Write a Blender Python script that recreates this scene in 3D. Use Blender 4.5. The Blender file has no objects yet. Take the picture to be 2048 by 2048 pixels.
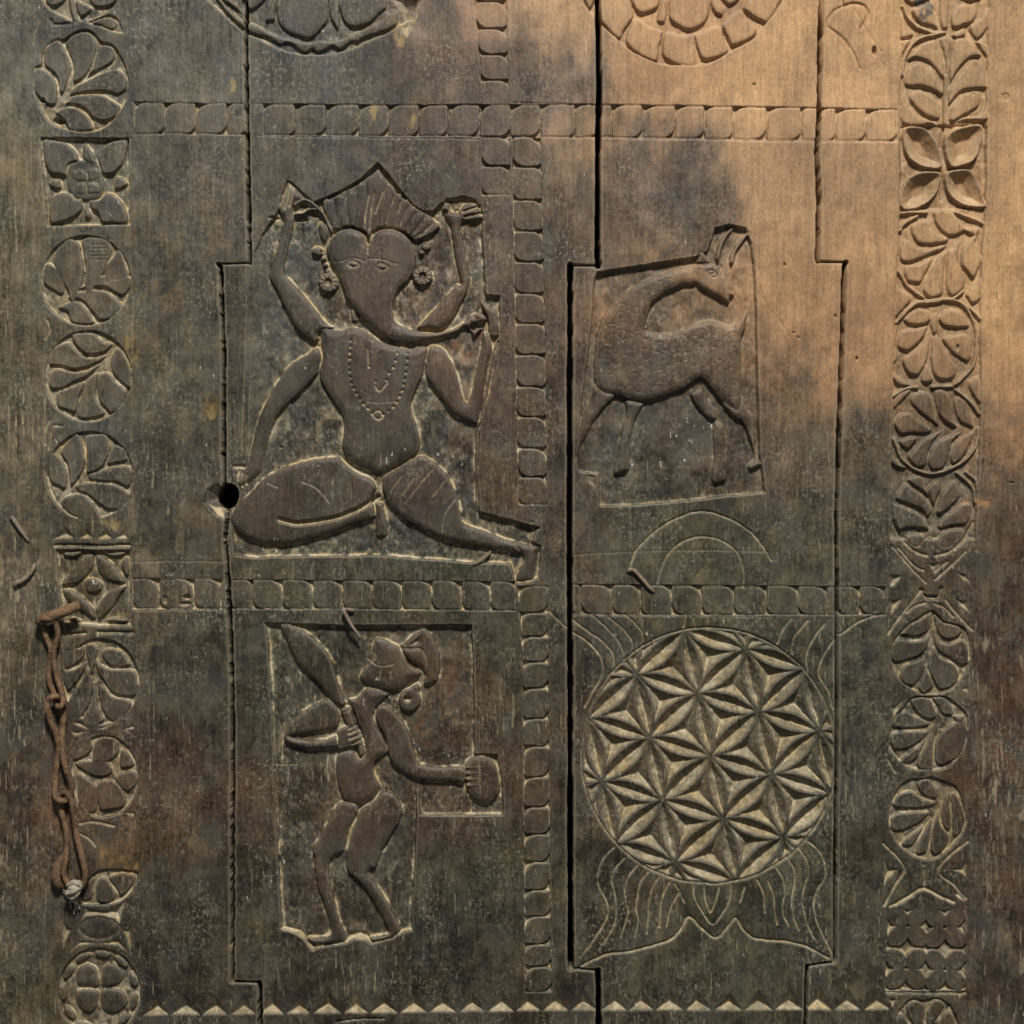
import bpy, math, random
import numpy as np
random.seed(5); RNG = np.random.default_rng(5)
S = bpy.context.scene
COL = S.collection
U = 0.0005                      # metres per carving unit (the visible door face is 2048 units wide)
ZC = 1.25                       # height of the middle of the face above the ground

# ------------------------------------------------------------------ camera
cam = bpy.data.cameras.new('camera'); camo = bpy.data.objects.new('camera', cam); COL.objects.link(camo)
camo.location = (0, -1.6, ZC); camo.rotation_euler = (math.radians(90), 0, 0)
cam.sensor_width = 36; cam.lens = 36 * 1.6 / (2048 * U); cam.clip_end = 50; cam.clip_start = 0.05
S.camera = camo
# ------------------------------------------------------------------ world and lamps
w = bpy.data.worlds.new('World'); S.world = w; w.use_nodes = True
w.node_tree.nodes['Background'].inputs[0].default_value = (0.95, 0.97, 1.0, 1)
w.node_tree.nodes['Background'].inputs[1].default_value = 0.11
def area(name, loc, tgt, size, power, col):
    l = bpy.data.lights.new(name, 'AREA'); l.size = size; l.energy = power; l.color = col
    o = bpy.data.objects.new(name, l); COL.objects.link(o); o.location = loc
    from mathutils import Vector
    o.rotation_euler = (Vector(tgt) - Vector(loc)).to_track_quat('-Z', 'Y').to_euler()
area('ceiling_lamp', (0.4, -2.75, ZC + 3.35), (0.03, 0, ZC), 0.62, 266, (1.0, 0.95, 0.86))
S.view_settings.view_transform = 'Standard'; S.view_settings.look = 'None'
S.view_settings.exposure = 0.0; S.view_settings.gamma = 1

# ------------------------------------------------------------------ numeric helpers
def lattice(seed):
    return np.random.default_rng(seed).random((256, 256)).astype(np.float32)
LAT = {}
def vn(x, y, seed=0):
    if seed not in LAT: LAT[seed] = lattice(seed)
    L = LAT[seed]
    xi = np.floor(x).astype(np.int32); yi = np.floor(y).astype(np.int32)
    fx = (x - xi).astype(np.float32); fy = (y - yi).astype(np.float32)
    fx = fx * fx * (3 - 2 * fx); fy = fy * fy * (3 - 2 * fy)
    x0 = xi & 255; x1 = (xi + 1) & 255; y0 = yi & 255; y1 = (yi + 1) & 255
    return (L[y0, x0] * (1 - fx) + L[y0, x1] * fx) * (1 - fy) + (L[y1, x0] * (1 - fx) + L[y1, x1] * fx) * fy
def fbm(x, y, seed, o=4):
    s = 0; a = 0.5; t = 0
    for k in range(o):
        s = s + a * vn(x * 2 ** k, y * 2 ** k, seed + k); t += a; a *= 0.5
    return s / t
def sst(a, b, x):
    t = np.clip((x - a) / (b - a), 0, 1); return t * t * (3 - 2 * t)

F0, F1, ST = -30, 2078, 1.75
fine = np.arange(F0, F1 + 0.1, ST)
xs = np.concatenate([[-620, -420, -260, -140, -70, -42], fine, [2090, 2118, 2188, 2310, 2470, 2670]]).astype(np.float32)
ys = xs.copy()
NX = len(xs); NY = len(ys)
X, Y = np.meshgrid(xs, ys)
WX = X + 2.6 * (fbm(X / 34, Y / 34, 11, 3) - .5) + 1.6 * (fbm(X / 9, Y / 9, 21, 2) - .5)
WY = Y + 2.6 * (fbm(X / 34, Y / 34, 31, 3) - .5) + 1.6 * (fbm(X / 9, Y / 9, 41, 2) - .5)
H = np.zeros_like(X)
DUST = np.zeros_like(X); POL = np.zeros_like(X); FIG = np.zeros_like(X)
LABEL = np.zeros((NY - 1, NX - 1), np.int32)
PIECES = [None]                 # index -> (name, parent object)

def pts(s):
    a = np.array(s.replace(',', ' ').split(), np.float64).reshape(-1, 2); return a
def Z(ox, oy, k, s): return pts(s) * k + np.array([ox, oy])
def T(c, r, s): return Z(512 * c, 512 * r, 0.26501, s)
def E(s): return Z(520, 320, .24845, s)
def M(s): return Z(430, 780, .35197, s)
def A(s): return Z(520, 1220, .2588, s)
def R1(s): return Z(1760, 380, .13458, s)
def R2(s): return Z(1760, 900, .13458, s)
def C(s): return Z(60, 1190, .3416, s)
def smooth(p, closed=True, n=4, tens=0.5):
    m = len(p); out = []
    rng = range(m) if closed else range(m - 1)
    for i in rng:
        if closed: a, b, c, d = p[i - 1], p[i], p[(i + 1) % m], p[(i + 2) % m]
        else: a, b, c, d = p[max(i - 1, 0)], p[i], p[i + 1], p[min(i + 2, m - 1)]
        # limit tangents by segment length so that uneven points do not overshoot
        L = np.linalg.norm(c - b) + 1e-6
        t1 = (c - a) * tens; t2 = (d - b) * tens
        k1 = np.linalg.norm(t1); k2 = np.linalg.norm(t2)
        if k1 > L: t1 = t1 * L / k1
        if k2 > L: t2 = t2 * L / k2
        for j in range(n):
            t = j / n; h1 = 2*t**3-3*t**2+1; h2 = t**3-2*t**2+t; h3 = -2*t**3+3*t**2; h4 = t**3-t**2
            out.append(h1*b + h2*t1 + h3*c + h4*t2)
    if not closed: out.append(p[-1])
    return np.array(out)
def win(p, m):
    i0 = max(np.searchsorted(xs, p[:, 0].min() - m) - 1, 0); i1 = min(np.searchsorted(xs, p[:, 0].max() + m) + 1, NX)
    j0 = max(np.searchsorted(ys, p[:, 1].min() - m) - 1, 0); j1 = min(np.searchsorted(ys, p[:, 1].max() + m) + 1, NY)
    return slice(j0, j1), slice(i0, i1)
def segd(p, closed, gx, gy):
    q = np.roll(p, -1, 0) if closed else p[1:]
    p0 = p if closed else p[:-1]
    best = np.full(gx.shape, 1e9, np.float32); ins = np.zeros(gx.shape, bool)
    for (ax, ay), (bx, by) in zip(p0, q):
        dx = bx - ax; dy = by - ay; l2 = dx*dx + dy*dy + 1e-9
        px = gx - ax; py = gy - ay
        t = np.clip((px*dx + py*dy) / l2, 0, 1)
        ex = px - t*dx; ey = py - t*dy
        np.minimum(best, ex*ex + ey*ey, out=best)
        if closed and ay != by:
            ins ^= ((gy < ay) != (gy < by)) & (px < py * dx / dy)
    d = np.sqrt(best)
    return np.where(ins, -d, d) if closed else d
def sdf(p, m=12):
    sl = win(p, m)
    return sl, segd(p, True, WX[sl], WY[sl])
FLOORN = (fbm(X / 16, Y / 28, 51, 3) - .5)
def recess(p, depth, edge=4.0, rough=3.0, sm=True, soft=None, dust=0.0, fig=0.0):
    """sink the ground inside an outline, with a chiselled uneven floor"""
    if sm: p = smooth(p, n=3)
    sl, sd = sdf(p); t = sst(0, edge, -sd)
    if soft is not None: t = t * soft(X[sl], Y[sl])
    H[sl] -= t * (depth + rough * FLOORN[sl] * 2)
    if fig: FIG[sl] = np.maximum(FIG[sl], fig * t)
    if dust: DUST[sl] = np.maximum(DUST[sl], dust * sst(1, 4, -sd) * sst(.28, .6, vn(X[sl] / 12, Y[sl] / 14, 79) * .6 + vn(X[sl] / 5, Y[sl] / 5, 80) * .4))
def add_piece(name, parent):
    PIECES.append((name, parent)); return len(PIECES) - 1
def claim(sl, inside, idx):
    c = inside[:-1, :-1].astype(np.int8) + inside[1:, :-1] + inside[:-1, 1:] + inside[1:, 1:]
    sub = LABEL[sl[0].start:sl[0].stop - 1, sl[1].start:sl[1].stop - 1]
    sub[c >= 2] = idx
def piece(p, name, parent, top=0.0, edge=4.0, pil=2.5, pw=9.0, inset=1.2, tilt=(0, 0), sm=True, low=None, pol=.35, dome=0.0):
    """leave a carved piece standing from the sunk ground"""
    p = smooth(p, n=4) if sm else p
    sl, sd = sdf(p); d = -(sd + inset)
    t = sst(0, edge, d)
    c = p.mean(0)
    tgt = top - pil * (1 - np.clip(d / pw, 0, 1)) ** 1.5 + tilt[0] * (X[sl] - c[0]) / 50 + tilt[1] * (Y[sl] - c[1]) / 50
    if dome: tgt = tgt + dome * (1 - np.exp(-np.clip(d, 0, 99) / 22))
    if low is not None: tgt = tgt + low(X[sl], Y[sl])
    H[sl] = np.where(d > 0, H[sl] * (1 - t) + tgt * t, H[sl])
    DUST[sl] = DUST[sl] * (1 - .92 * sst(.2, 2.2, d)); POL[sl] = np.where(d > 0, pol, POL[sl]); FIG[sl] = np.where(d > 0, FIG[sl] * .15, FIG[sl])
    idx = add_piece(name, parent); claim(sl, d > -0.8, idx); return idx
def groove(p, width, depth, dust=0.0, sm=True):
    p = smooth(p, False, 4) if sm else p
    sl = win(p, width + 4); d = segd(p, False, WX[sl], WY[sl])
    v = np.clip(1 - d / (width / 2 + 1.0), 0, 1)
    H[sl] -= depth * v
    if dust: DUST[sl] = np.maximum(DUST[sl], dust * sst(0, .7, v) * (0.35 + 0.95 * vn(X[sl] / 7, Y[sl] / 11, 77)))
def ridge(p, width, top=0.0, name=None, parent=None):
    p = smooth(p, False, 4); sl = win(p, width + 4); d = segd(p, False, WX[sl], WY[sl])
    r = width / 2; t = sst(r + 1.2, r - 2.2, d); tgt = top - 2.2 * (d / r) ** 2
    H[sl] = np.where(tgt * t + H[sl] * (1 - t) > H[sl], tgt * t + H[sl] * (1 - t), H[sl])
    if name: claim(sl, d < r, add_piece(name, parent))
def pit(p, depth, slope=0.8, dust=0.0, sm=False, edge=2.0):
    """chip-carved hollow whose walls fall from the outline to the middle"""
    p = smooth(p, n=3) if sm else p
    sl, sd = sdf(p); d = np.clip(-sd, 0, 99)
    v = np.minimum(d * slope, depth)
    H[sl] = np.where(sd < 0, H[sl] - v, H[sl])
    if dust: DUST[sl] = np.maximum(DUST[sl], dust * sst(0.5, 4, d) * (0.4 + 0.8 * vn(X[sl] / 9, Y[sl] / 9, 78)))
def ell(cx, cy, a, b, rot=0, n=28, ph=0):
    t = np.linspace(0, 2 * math.pi, n, endpoint=False) + ph
    x = a * np.cos(t); y = b * np.sin(t); c, s = math.cos(rot), math.sin(rot)
    return np.stack([cx + x*c - y*s, cy + x*s + y*c], 1)
def hole(cx, cy, a, b, depth, rot=0):
    pit(ell(cx, cy, a, b, rot), depth, 2.2)

# ------------------------------------------------------------------ object helpers
def empty(name, parent=None, loc=None):
    o = bpy.data.objects.new(name, None); COL.objects.link(o); o.empty_display_size = 0.02
    if parent: o.parent = parent
    if loc is not None: o.location = loc
    return o
DOOR = empty('carved_door')
DOOR['label'] = 'old dark wooden door carved with seated elephant headed figure, deer and round rosette'
DOOR['category'] = 'door'; DOOR['kind'] = 'thing'
def part(name, label=None):
    o = empty(name, DOOR)
    if label: o['label'] = label
    return o

# ================================================================== PLANK SEAMS
def seam(s_pts, widths):
    return np.array(s_pts, float), widths
SEAMS = [
 (np.array([(491.5,-700),(491.5,0),(493,185),(495.5,345),(499.5,512),(500,526),(436,527.5),(442,535),(443,600),(447.5,700),(447.5,910),(450,986),(456,1024),(450,1077),(454,1122),(457,1183),(461,1262),(464,1342),(466,1536),(465,1700),(464.5,1960),(465,1963),(518,1965),(520,1972),(520,2048),(520,2700)]), (6.2,.95)),
 (np.array([(1196,-700),(1196,0),(1198.5,160),(1197.5,238),(1196,318),(1195,512),(1197,527),(1196,531),(1141,530),(1140.6,540),(1140,751),(1139.3,1024),(1140.6,1400),(1140.6,1700),(1142,1926),(1142,1937),(1196,1941),(1197.5,2000),(1198,2048),(1198,2700)]), (9.4,1.0)),
 (np.array([(1643,-700),(1643,0),(1639.5,132),(1638,238),(1634,305),(1638,397),(1635.5,512),(1636,523),(1692,524.5),(1689,532),(1687,618),(1683,724),(1679,830),(1676.5,936),(1673,1024),(1674,1200),(1673.5,1536),(1671,1700),(1670,1919),(1669,1924),(1614,1932),(1613,1960),(1611.5,2048),(1611.5,2700)]), (8.2,0.66)),
]

# ================================================================== SCALLOP BANDS
def tile_poly(x0, y0, x1, y1, r_tl, r_tr, r_br, r_bl):
    o = []
    def cor(cx, cy, r, a0):
        if r < 1.5: o.append((cx, cy)); return
        for k in range(6):
            a = a0 + k / 5 * math.pi / 2
            o.append((cx + r * math.cos(a), cy + r * math.sin(a)))
    def C_(px, py, r, sx, sy, a0):
        if r < 1.5: o.append((px, py))
        else: cor(px + sx * r, py + sy * r, r, a0)
    C_(x0, y0, r_tl, 1, 1, math.pi); C_(x1, y0, r_tr, -1, 1, 1.5*math.pi)
    C_(x1, y1, r_br, -1, -1, 0); C_(x0, y1, r_bl, 1, -1, .5*math.pi)
    return np.array(o)
def band_h(bx, ytop, ybot, kind, label):
    par = part('scallop_band', label)
    yt = lambda x: np.interp(x, *ytop); yb = lambda x: np.interp(x, *ybot)
    xx = np.linspace(bx[0], bx[-1], 20)
    out = np.array([(x, yt(x)) for x in xx] + [(x, yb(x)) for x in xx[::-1]])
    recess(out, 9, 2.2, 1.5, sm=False, dust=1.0)
    for a, b in zip(bx[:-1], bx[1:]):
        if b - a < 6: continue
        m = (a + b) / 2; r = min(26, (b - a) * .46) * random.uniform(.75, 1.12); q = r * random.uniform(.0, .22)
        rr = (r, q, r * .9, q) if kind == 'tl' else (q, r, q, r * .9)
        piece(tile_poly(a, yt(m), b, yb(m), *rr), 'scallop', par, top=-.1 - random.random() * .7, edge=3.2, pil=1.1, pw=5, inset=-.55, tilt=(0, random.uniform(-.6, .9)), sm=False)
def band_v(by, xl, xr, kind, par):
    L = lambda y: np.interp(y, *xl); R = lambda y: np.interp(y, *xr)
    yy = np.linspace(by[0], by[-1], 20)
    out = np.array([(L(y), y) for y in yy] + [(R(y), y) for y in yy[::-1]])
    recess(out, 9, 2.2, 1.5, sm=False, dust=1.0)
    for a, b in zip(by[:-1], by[1:]):
        m = (a + b) / 2; r = min(25, (b - a) * .46) * random.uniform(.75, 1.12); q = r * random.uniform(.1, .4)
        rr = (r, q, r * .9, q) if kind == 'tl' else (q, r, q, r * .9)
        piece(tile_poly(L(m), a, R(m), b, *rr), 'scallop', par, top=-.1 - random.random() * .7, edge=3.2, pil=1.1, pw=5, inset=-.55, tilt=(0, random.uniform(-.6, .9)), sm=False)

UV = part('scallop_column', 'upper upright row of rounded tiles')
band_v([-52, 2.6, 57, 108.6, 160, 221, 273, 332, 391], ([0,108,160,391],[949,956,961,964]), ([0,160,391],[1013,1018,1021]), 'tr', UV)
band_h([267.6,328.6,390.9,454,489], ([260,800,1200,1540,1800],[204,209,208,213,219]), ([260,800,1200,1540,1800],[267.5,273,275,280,283]), 'tl', 'upper cross row of rounded tiles, left end')
band_h([525,590,652,717,777,838,896,960,1021,1081,1150,1195], ([260,800,1200,1540,1800],[204,209,208,213,219]), ([260,800,1200,1540,1800],[267.5,273,275,280,283]), 'tl', 'upper cross row of rounded tiles, middle')
band_h([1198,1223,1286,1351,1409.6,1466.6,1534,1603.6,1637], ([260,800,1200,1540,1800],[204,209,208,213,219]), ([260,800,1200,1540,1800],[267.5,273,275,280,283]), 'tl', 'upper cross row of rounded tiles over the deer')
band_h([1640,1672.5,1733.4,1795], ([260,800,1200,1540,1800],[204,209,208,213,219]), ([260,800,1200,1540,1800],[267.5,273,275,280,283]), 'tl', 'upper cross row of rounded tiles, right end')
MV = part('scallop_column', 'middle upright row of rounded tiles')
band_v([274,333,400,461,523,586,647,709,773,834,896,954,1010], ([274,523,800,1010],[1023,1027,1032,1037]), ([274,523,800,1010],[1082,1088,1092,1095]), 'tr', MV)
band_h([265,318,387,442,452], ([260,700,1000,1200,1700],[1157,1160,1162,1168,1172]), ([260,700,1000,1200,1700],[1219,1219,1222,1230,1231]), 'tr', 'lower cross row of rounded tiles, left end')
band_h([461,504,564,625,685,745,803,863,923,981,1032], ([260,700,1000,1200,1700],[1157,1160,1162,1168,1172]), ([260,700,1000,1200,1700],[1219,1219,1222,1230,1231]), 'tr', 'lower cross row of rounded tiles under the seated figure')
band_h([1144,1162,1225,1281,1343,1403,1468,1533,1596,1655,1670], ([260,700,1000,1200,1700],[1157,1160,1162,1168,1172]), ([260,700,1000,1200,1700],[1219,1219,1222,1230,1231]), 'tr', 'lower cross row of rounded tiles over the rosette')
band_h([1677,1719,1773], ([260,700,1000,1200,1700],[1157,1160,1162,1168,1172]), ([260,700,1000,1200,1700],[1219,1219,1222,1230,1231]), 'tr', 'lower cross row of rounded tiles, right end')
LV = part('scallop_column', 'lower upright row of rounded tiles')
band_v([1172,1226,1273,1323.6,1376.6,1437.6,1493,1554.6,1614,1668.6,1724,1780,1833,1888.6,1933.6,1985], ([1172,1300,1600,2000],[1034,1045,1047,1050]), ([1172,1300,1600,2000],[1096,1097,1100,1104]), 'tl', LV)

# ================================================================== LEAF MEDALLIONS
def medallion(outline, leaves, label, depth=8, conv=None, sm=True, top=-.3, name='leaf', pname='leaf_medallion', **kw):
    par = part(pname, label)
    if outline is not None: recess(outline, depth, 4, 2.5, sm=sm, dust=.75)
    for l in leaves:
        p = conv(l) if conv else l
        piece(p, name, par, top=top + random.uniform(-.8, .2), edge=3.2, pil=1.8, pw=5, inset=.25, tilt=(random.uniform(-.6, .6), random.uniform(-.3, 1.1)), **kw)
    return par
t00 = lambda s: T(0, 0, s)
t01 = lambda s: T(0, 1, s)
t02 = lambda s: T(0, 2, s)
t03 = lambda s: T(0, 3, s)
OV = lambda s: pts(s) * 1.06004
# --- left column
medallion(t00('290,-60 310,0 370,70 470,130 560,170 700,150 830,80 890,0 910,-60'),
  ['330,-20 380,45 470,20 500,-30 420,-80', '505,-40 545,-40 590,120 620,185 560,170 530,90', '560,-10 640,20 700,60 650,110 600,120', '670,-40 900,-40 860,20 790,50 710,40'], 'topmost leaf roundel of the left border', conv=t00)
medallion(t00('640,165 740,130 830,108 900,160 935,250 860,245 760,210'), ['690,165 820,120 890,180 850,225 770,200'], None, conv=t00, depth=6)
groove(t00('385,150 410,185 540,175'), 7, 5); groove(t00('300,150 270,230 250,330'), 5, 2)
medallion(t00('480,290 560,235 650,213 715,245 770,310 840,325 895,380 950,500 978,640 962,740 900,850 820,945 730,990 600,1003 480,980 390,940 330,880 280,770 245,680 245,560 262,500 300,480 310,400 370,320 430,285'),
 ['410,850 470,810 560,800 640,850 690,920 700,980 600,992 520,985 490,920 440,870',
  '480,780 540,720 660,700 770,710 850,750 915,800 880,870 820,905 750,905 690,880 650,830 590,795 520,785',
  '555,650 640,600 740,555 860,515 920,540 955,600 945,670 890,712 820,690 700,690 600,700 520,715',
  '650,570 690,500 720,400 740,340 820,335 870,370 855,450 800,500 720,540',
  '490,310 560,250 650,230 700,260 725,340 715,420 690,500 640,570 560,625 545,600 545,480 515,400 500,350',
  '330,490 320,420 345,350 420,295 470,320 490,370 520,420 535,490 525,560 500,650 470,700 440,680 430,590 380,530',
  '260,690 250,600 262,510 320,510 370,550 415,600 430,660 420,780 370,790 300,740'], 'second leaf roundel of the left border', conv=t00)
hole(84, 199, 7, 5, 12); hole(117, 240, 15, 9, 12)
# square panel
pp = part('petal_panel', 'square panel of four petals and a small flower, left border')
recess(t00('300,1035 975,1035 985,1700 350,1712 330,1500'), 11, 4, 2.5, sm=False)
for s in ['305,1050 420,1050 520,1080 580,1150 600,1230 540,1270 530,1340 430,1320 380,1310 330,1220',
 '720,1170 760,1100 830,1055 955,1045 955,1150 930,1230 870,1300 820,1320 760,1310 740,1250',
 '370,1500 440,1440 540,1450 570,1490 620,1500 610,1600 540,1650 440,1690 375,1690 355,1600',
 '660,1510 740,1490 800,1440 870,1460 940,1530 970,1640 950,1690 840,1690 760,1680 720,1600 680,1580']:
    piece(t00(s), 'petal', pp, top=-.5, tilt=(0, 1))
piece(t00('500,1230 600,1190 730,1200 780,1300 790,1420 740,1500 640,1520 560,1500 500,1440 480,1320'), 'boss', pp, top=-4.5, pil=3)
for s in ['600,1160 630,1055 690,1130 730,1230 640,1230', '350,1390 380,1345 450,1345 460,1420 400,1430', '850,1400 870,1320 930,1330 970,1380 930,1425 860,1430', '620,1640 640,1560 690,1600 680,1660']:
    piece(t00(s), 'leaflet', pp, top=-2, pil=3)
for s in ['550,1290 610,1270 650,1310 645,1370 580,1370 540,1340', '652,1310 700,1260 745,1280 740,1340 700,1370 652,1370', '560,1400 600,1375 648,1380 648,1460 600,1475 560,1450', '652,1380 710,1375 755,1400 755,1450 700,1470 652,1455']:
    piece(t00(s), 'petal', pp, top=-1.5, inset=.8, pil=2.5, pw=6)
medallion(ell(172, 561, 92, 92, 0, 40), [
  t01('315,180 325,80 350,50 420,80 470,150 490,200 470,290 400,260 340,220'),
  t01('690,180 780,140 890,118 990,160 985,240 930,300 870,280 800,240 700,232 580,255'),
  t01('550,280 690,245 800,260 870,310 930,370 900,420 820,480 740,480 690,420 630,350 560,320 500,320'),
  t01('430,390 510,345 590,340 660,400 700,470 720,510 640,520 540,500 500,420'),
  OV('200,498 212,482 222,468 232,480 240,505 243,520 232,528 214,530 196,534'),
  OV('152,452 170,446 200,450 212,466 205,490 195,515 180,540 165,558 158,540 160,500 155,475'),
  OV('98,492 105,470 128,450 148,456 155,480 158,510 153,540 143,565 135,572 124,545 108,515')], 'third leaf roundel of the left border', sm=False)
for k in range(5): groove(OV('%d,%d %d,%d' % (172, 462 + k*7, 200, 461 + k*7)), 3, 1.2)
medallion(ell(176, 752, 89, 93, 0, 40), [t01(s) for s in [
  '540,590 640,570 720,585 780,640 850,660 800,720 700,745 640,735 570,670',
  '360,770 400,690 480,650 530,645 570,700 640,755 740,755 810,735 760,790 640,845 540,860 450,830 370,820',
  '360,950 380,870 430,845 540,870 650,860 760,800 700,880 640,920 560,950 480,1000 390,1000',
  '430,1030 530,990 640,945 620,1010 590,1080 570,1180 500,1160 430,1130',
  '580,1220 590,1120 620,1000 660,920 740,880 730,960 720,1040 740,1100 790,1190 700,1225',
  '745,1090 730,1000 750,890 820,880 870,940 960,1020 960,1060 900,1150 840,1190 790,1150',
  '840,870 830,780 860,700 900,690 950,750 985,830 990,920 975,1000 920,960 870,910']], 'fourth leaf roundel of the left border', sm=False)
medallion(ell(179, 951, 89, 90, 0, 40), [t01(s) for s in [
  '345,1600 355,1510 385,1475 440,1510 490,1570 505,1660 490,1760 440,1740 380,1700',
  '450,1480 500,1390 580,1335 620,1390 640,1490 630,1600 590,1680 530,1740 510,1640 500,1560',
  '650,1380 670,1345 800,1345 820,1400 830,1460 790,1560 740,1610 650,1640 650,1540',
  '800,1570 830,1470 870,1420 945,1455 960,1540 880,1560',
  '660,1650 750,1610 850,1585 980,1585 1005,1640 990,1710 960,1740 880,1710 780,1700 690,1690',
  '560,1730 640,1705 780,1705 890,1730 990,1800 960,1860 900,1910 820,1915 740,1870 660,1800 600,1780',
  '450,1860 520,1800 620,1790 690,1850 740,1920 760,1990 640,2010 520,1940']], 'fifth leaf roundel of the left border', sm=False)
for s in ['370,1450 400,1290 470,1285', '360,480 380,560 340,620', '380,1240 350,1290 340,1420']: groove(t01(s), 6, 3, .7)
# triangle row + star panel
for s in ['395,210 500,110 575,205', '585,208 655,118 712,205', '718,208 800,120 862,205', '862,208 950,108 972,205']:
    pit(t02(s), 11, .95, .9)
groove(t02('410,255 975,252'), 8, 6)
sp = part('star_panel', 'square panel with a four pointed star, left border')
recess(t02('410,280 985,285 990,860 760,865 470,840 440,560'), 11, 4, 2.5, sm=False)
for s in ['445,550 540,400 620,330 700,310 710,400 670,470 610,530 540,555', '720,310 800,345 890,420 945,535 850,530 760,480 715,400',
  '460,570 560,590 640,650 700,720 720,820 640,770 560,720 480,640', '960,555 900,650 840,740 770,800 722,820 720,720 760,640 850,570']:
    piece(t02(s), 'petal', sp, top=-.5, pil=4, pw=14)
piece(t02('625,510 690,490 765,520 770,590 700,620 640,600'), 'boss', sp, top=-3)
for s in ['460,300 620,290 600,340 500,350', '770,310 960,290 930,340 850,345', '900,380 970,320 975,480 940,480', '780,820 860,790 950,800 975,830 900,850', '500,800 560,790 620,830 540,840']:
    piece(t02(s), 'leaflet', sp, top=-2)
groove(t02('480,930 640,915'), 8, 6); groove(t02('740,905 1000,912'), 9, 6)
medallion(ell(202, 1363, 78, 88, 0, 40), [t02(s) for s in [
  '470,1090 500,1040 600,1020 640,1000 640,1080 590,1140 500,1180 470,1160', '770,1100 760,1050 820,1025 920,1050 990,1150 920,1170 830,1160',
  '460,1200 560,1180 650,1130 620,1230 560,1310 510,1350 470,1280', '720,1110 760,1150 830,1180 1010,1190 1045,1280 1040,1360 1010,1400 900,1390 830,1350 770,1270 720,1180',
  '530,1380 600,1290 660,1180 690,1250 690,1370 660,1480 610,1550 540,1560 500,1450', '730,1310 780,1310 850,1390 950,1410 1000,1450 960,1530 880,1585 810,1560 760,1480',
  '690,1260 720,1310 730,1400 750,1500 790,1570 740,1610 690,1640 620,1560 660,1490 690,1380', '640,1010 700,990 740,1040 720,1110 690,1240 660,1130']], 'sixth leaf roundel of the left border, beside the chain', sm=False, depth=8)
for s in ['530,1590 600,1580 690,1650 590,1625', '720,1650 800,1600 890,1585 800,1640', '880,1660 1015,1600 1015,1640', '530,1650 680,1660 560,1700']:
    pit(t02(s), 7, .8, .8)
medallion(ell(208, 1553, 70, 84, 0, 40), [t02(s) for s in ['540,1830 560,1730 640,1680 690,1690 690,1790 640,1850 550,1880', '690,1830 710,1740 780,1690 880,1715 900,1790 870,1850 800,1890 700,1900', '900,1800 940,1790 1000,1860 1010,1920 900,1930']]
  + [t03(s) for s in ['860,60 1010,20 1040,110 970,175 910,150', '730,110 850,90 930,170 950,250 920,300 820,320 750,320 730,230', '580,40 660,80 740,150 740,280 690,350 600,330 580,200', '560,-40 700,-60 820,-50 840,40 740,70 620,20']], 'seventh leaf roundel of the left border, rust stained', sm=False, depth=7)
groove(t03('600,420 720,405 860,440'), 6, 3, .6); groove(t03('600,490 680,540 720,590'), 6, 3, .5)
pit(t03('720,385 800,340 900,330 1010,330 1010,375 940,345 820,370'), 6, .8, .6)
medallion(t03('690,800 760,765 900,760 1040,780 1040,840 990,950 900,1020 780,1040 600,1030 600,960 650,860'), [t03(s) for s in ['735,840 800,830 850,900 880,960 840,1010 770,1025 720,980', '810,830 900,790 1015,800 1020,860 970,930 910,970 870,900', '640,880 700,830 700,900 690,990 620,1000']], 'eighth leaf roundel of the left border, half under dust', depth=7)
eyep = part('eye_motif', 'almond boss between hollow crescents, left border')
for s in ['590,1180 640,1050 760,1075 860,1055 965,985 930,1080 900,1190 860,1135 750,1115 650,1125', '490,1415 600,1300 740,1318 890,1290 975,1405 880,1345 740,1328 600,1345', '470,1160 545,1220 500,1310 480,1400 458,1290', '920,1225 990,1195 1000,1300 985,1420 945,1290']:
    pit(t03(s), 8, .8, .9)
piece(t03('580,1200 660,1130 750,1112 850,1135 915,1205 870,1270 750,1302 640,1280'), 'boss', eyep, top=.5, pil=4, pw=14, inset=0)
qf = part('quatrefoil', 'four lobed flower in a beaded ring at the foot of the left border')
recess(ell(197.5, 1984, 85, 90, 0, 40), 9, 4, 2, sm=False, dust=.9)
for s in ['565,1610 580,1510 650,1475 720,1500 742,1560 742,1652 640,1652 585,1648', '755,1560 770,1500 830,1470 910,1510 935,1570 910,1630 850,1652 755,1652', '558,1720 592,1675 738,1670 740,1790 700,1850 640,1850 580,1800', '752,1670 900,1670 960,1720 960,1790 900,1850 820,1860 760,1820']:
    piece(t03(s), 'lobe', qf, top=-.4, pil=3, pw=12)
for k in range(11):
    a = k / 11 * 2 * math.pi + .25; piece(ell(197.5 + 72 * math.cos(a), 1984 + 76 * math.sin(a), 10, 18, a, 14), 'bead', qf, top=-.8, pil=2.5, inset=.5)

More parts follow.
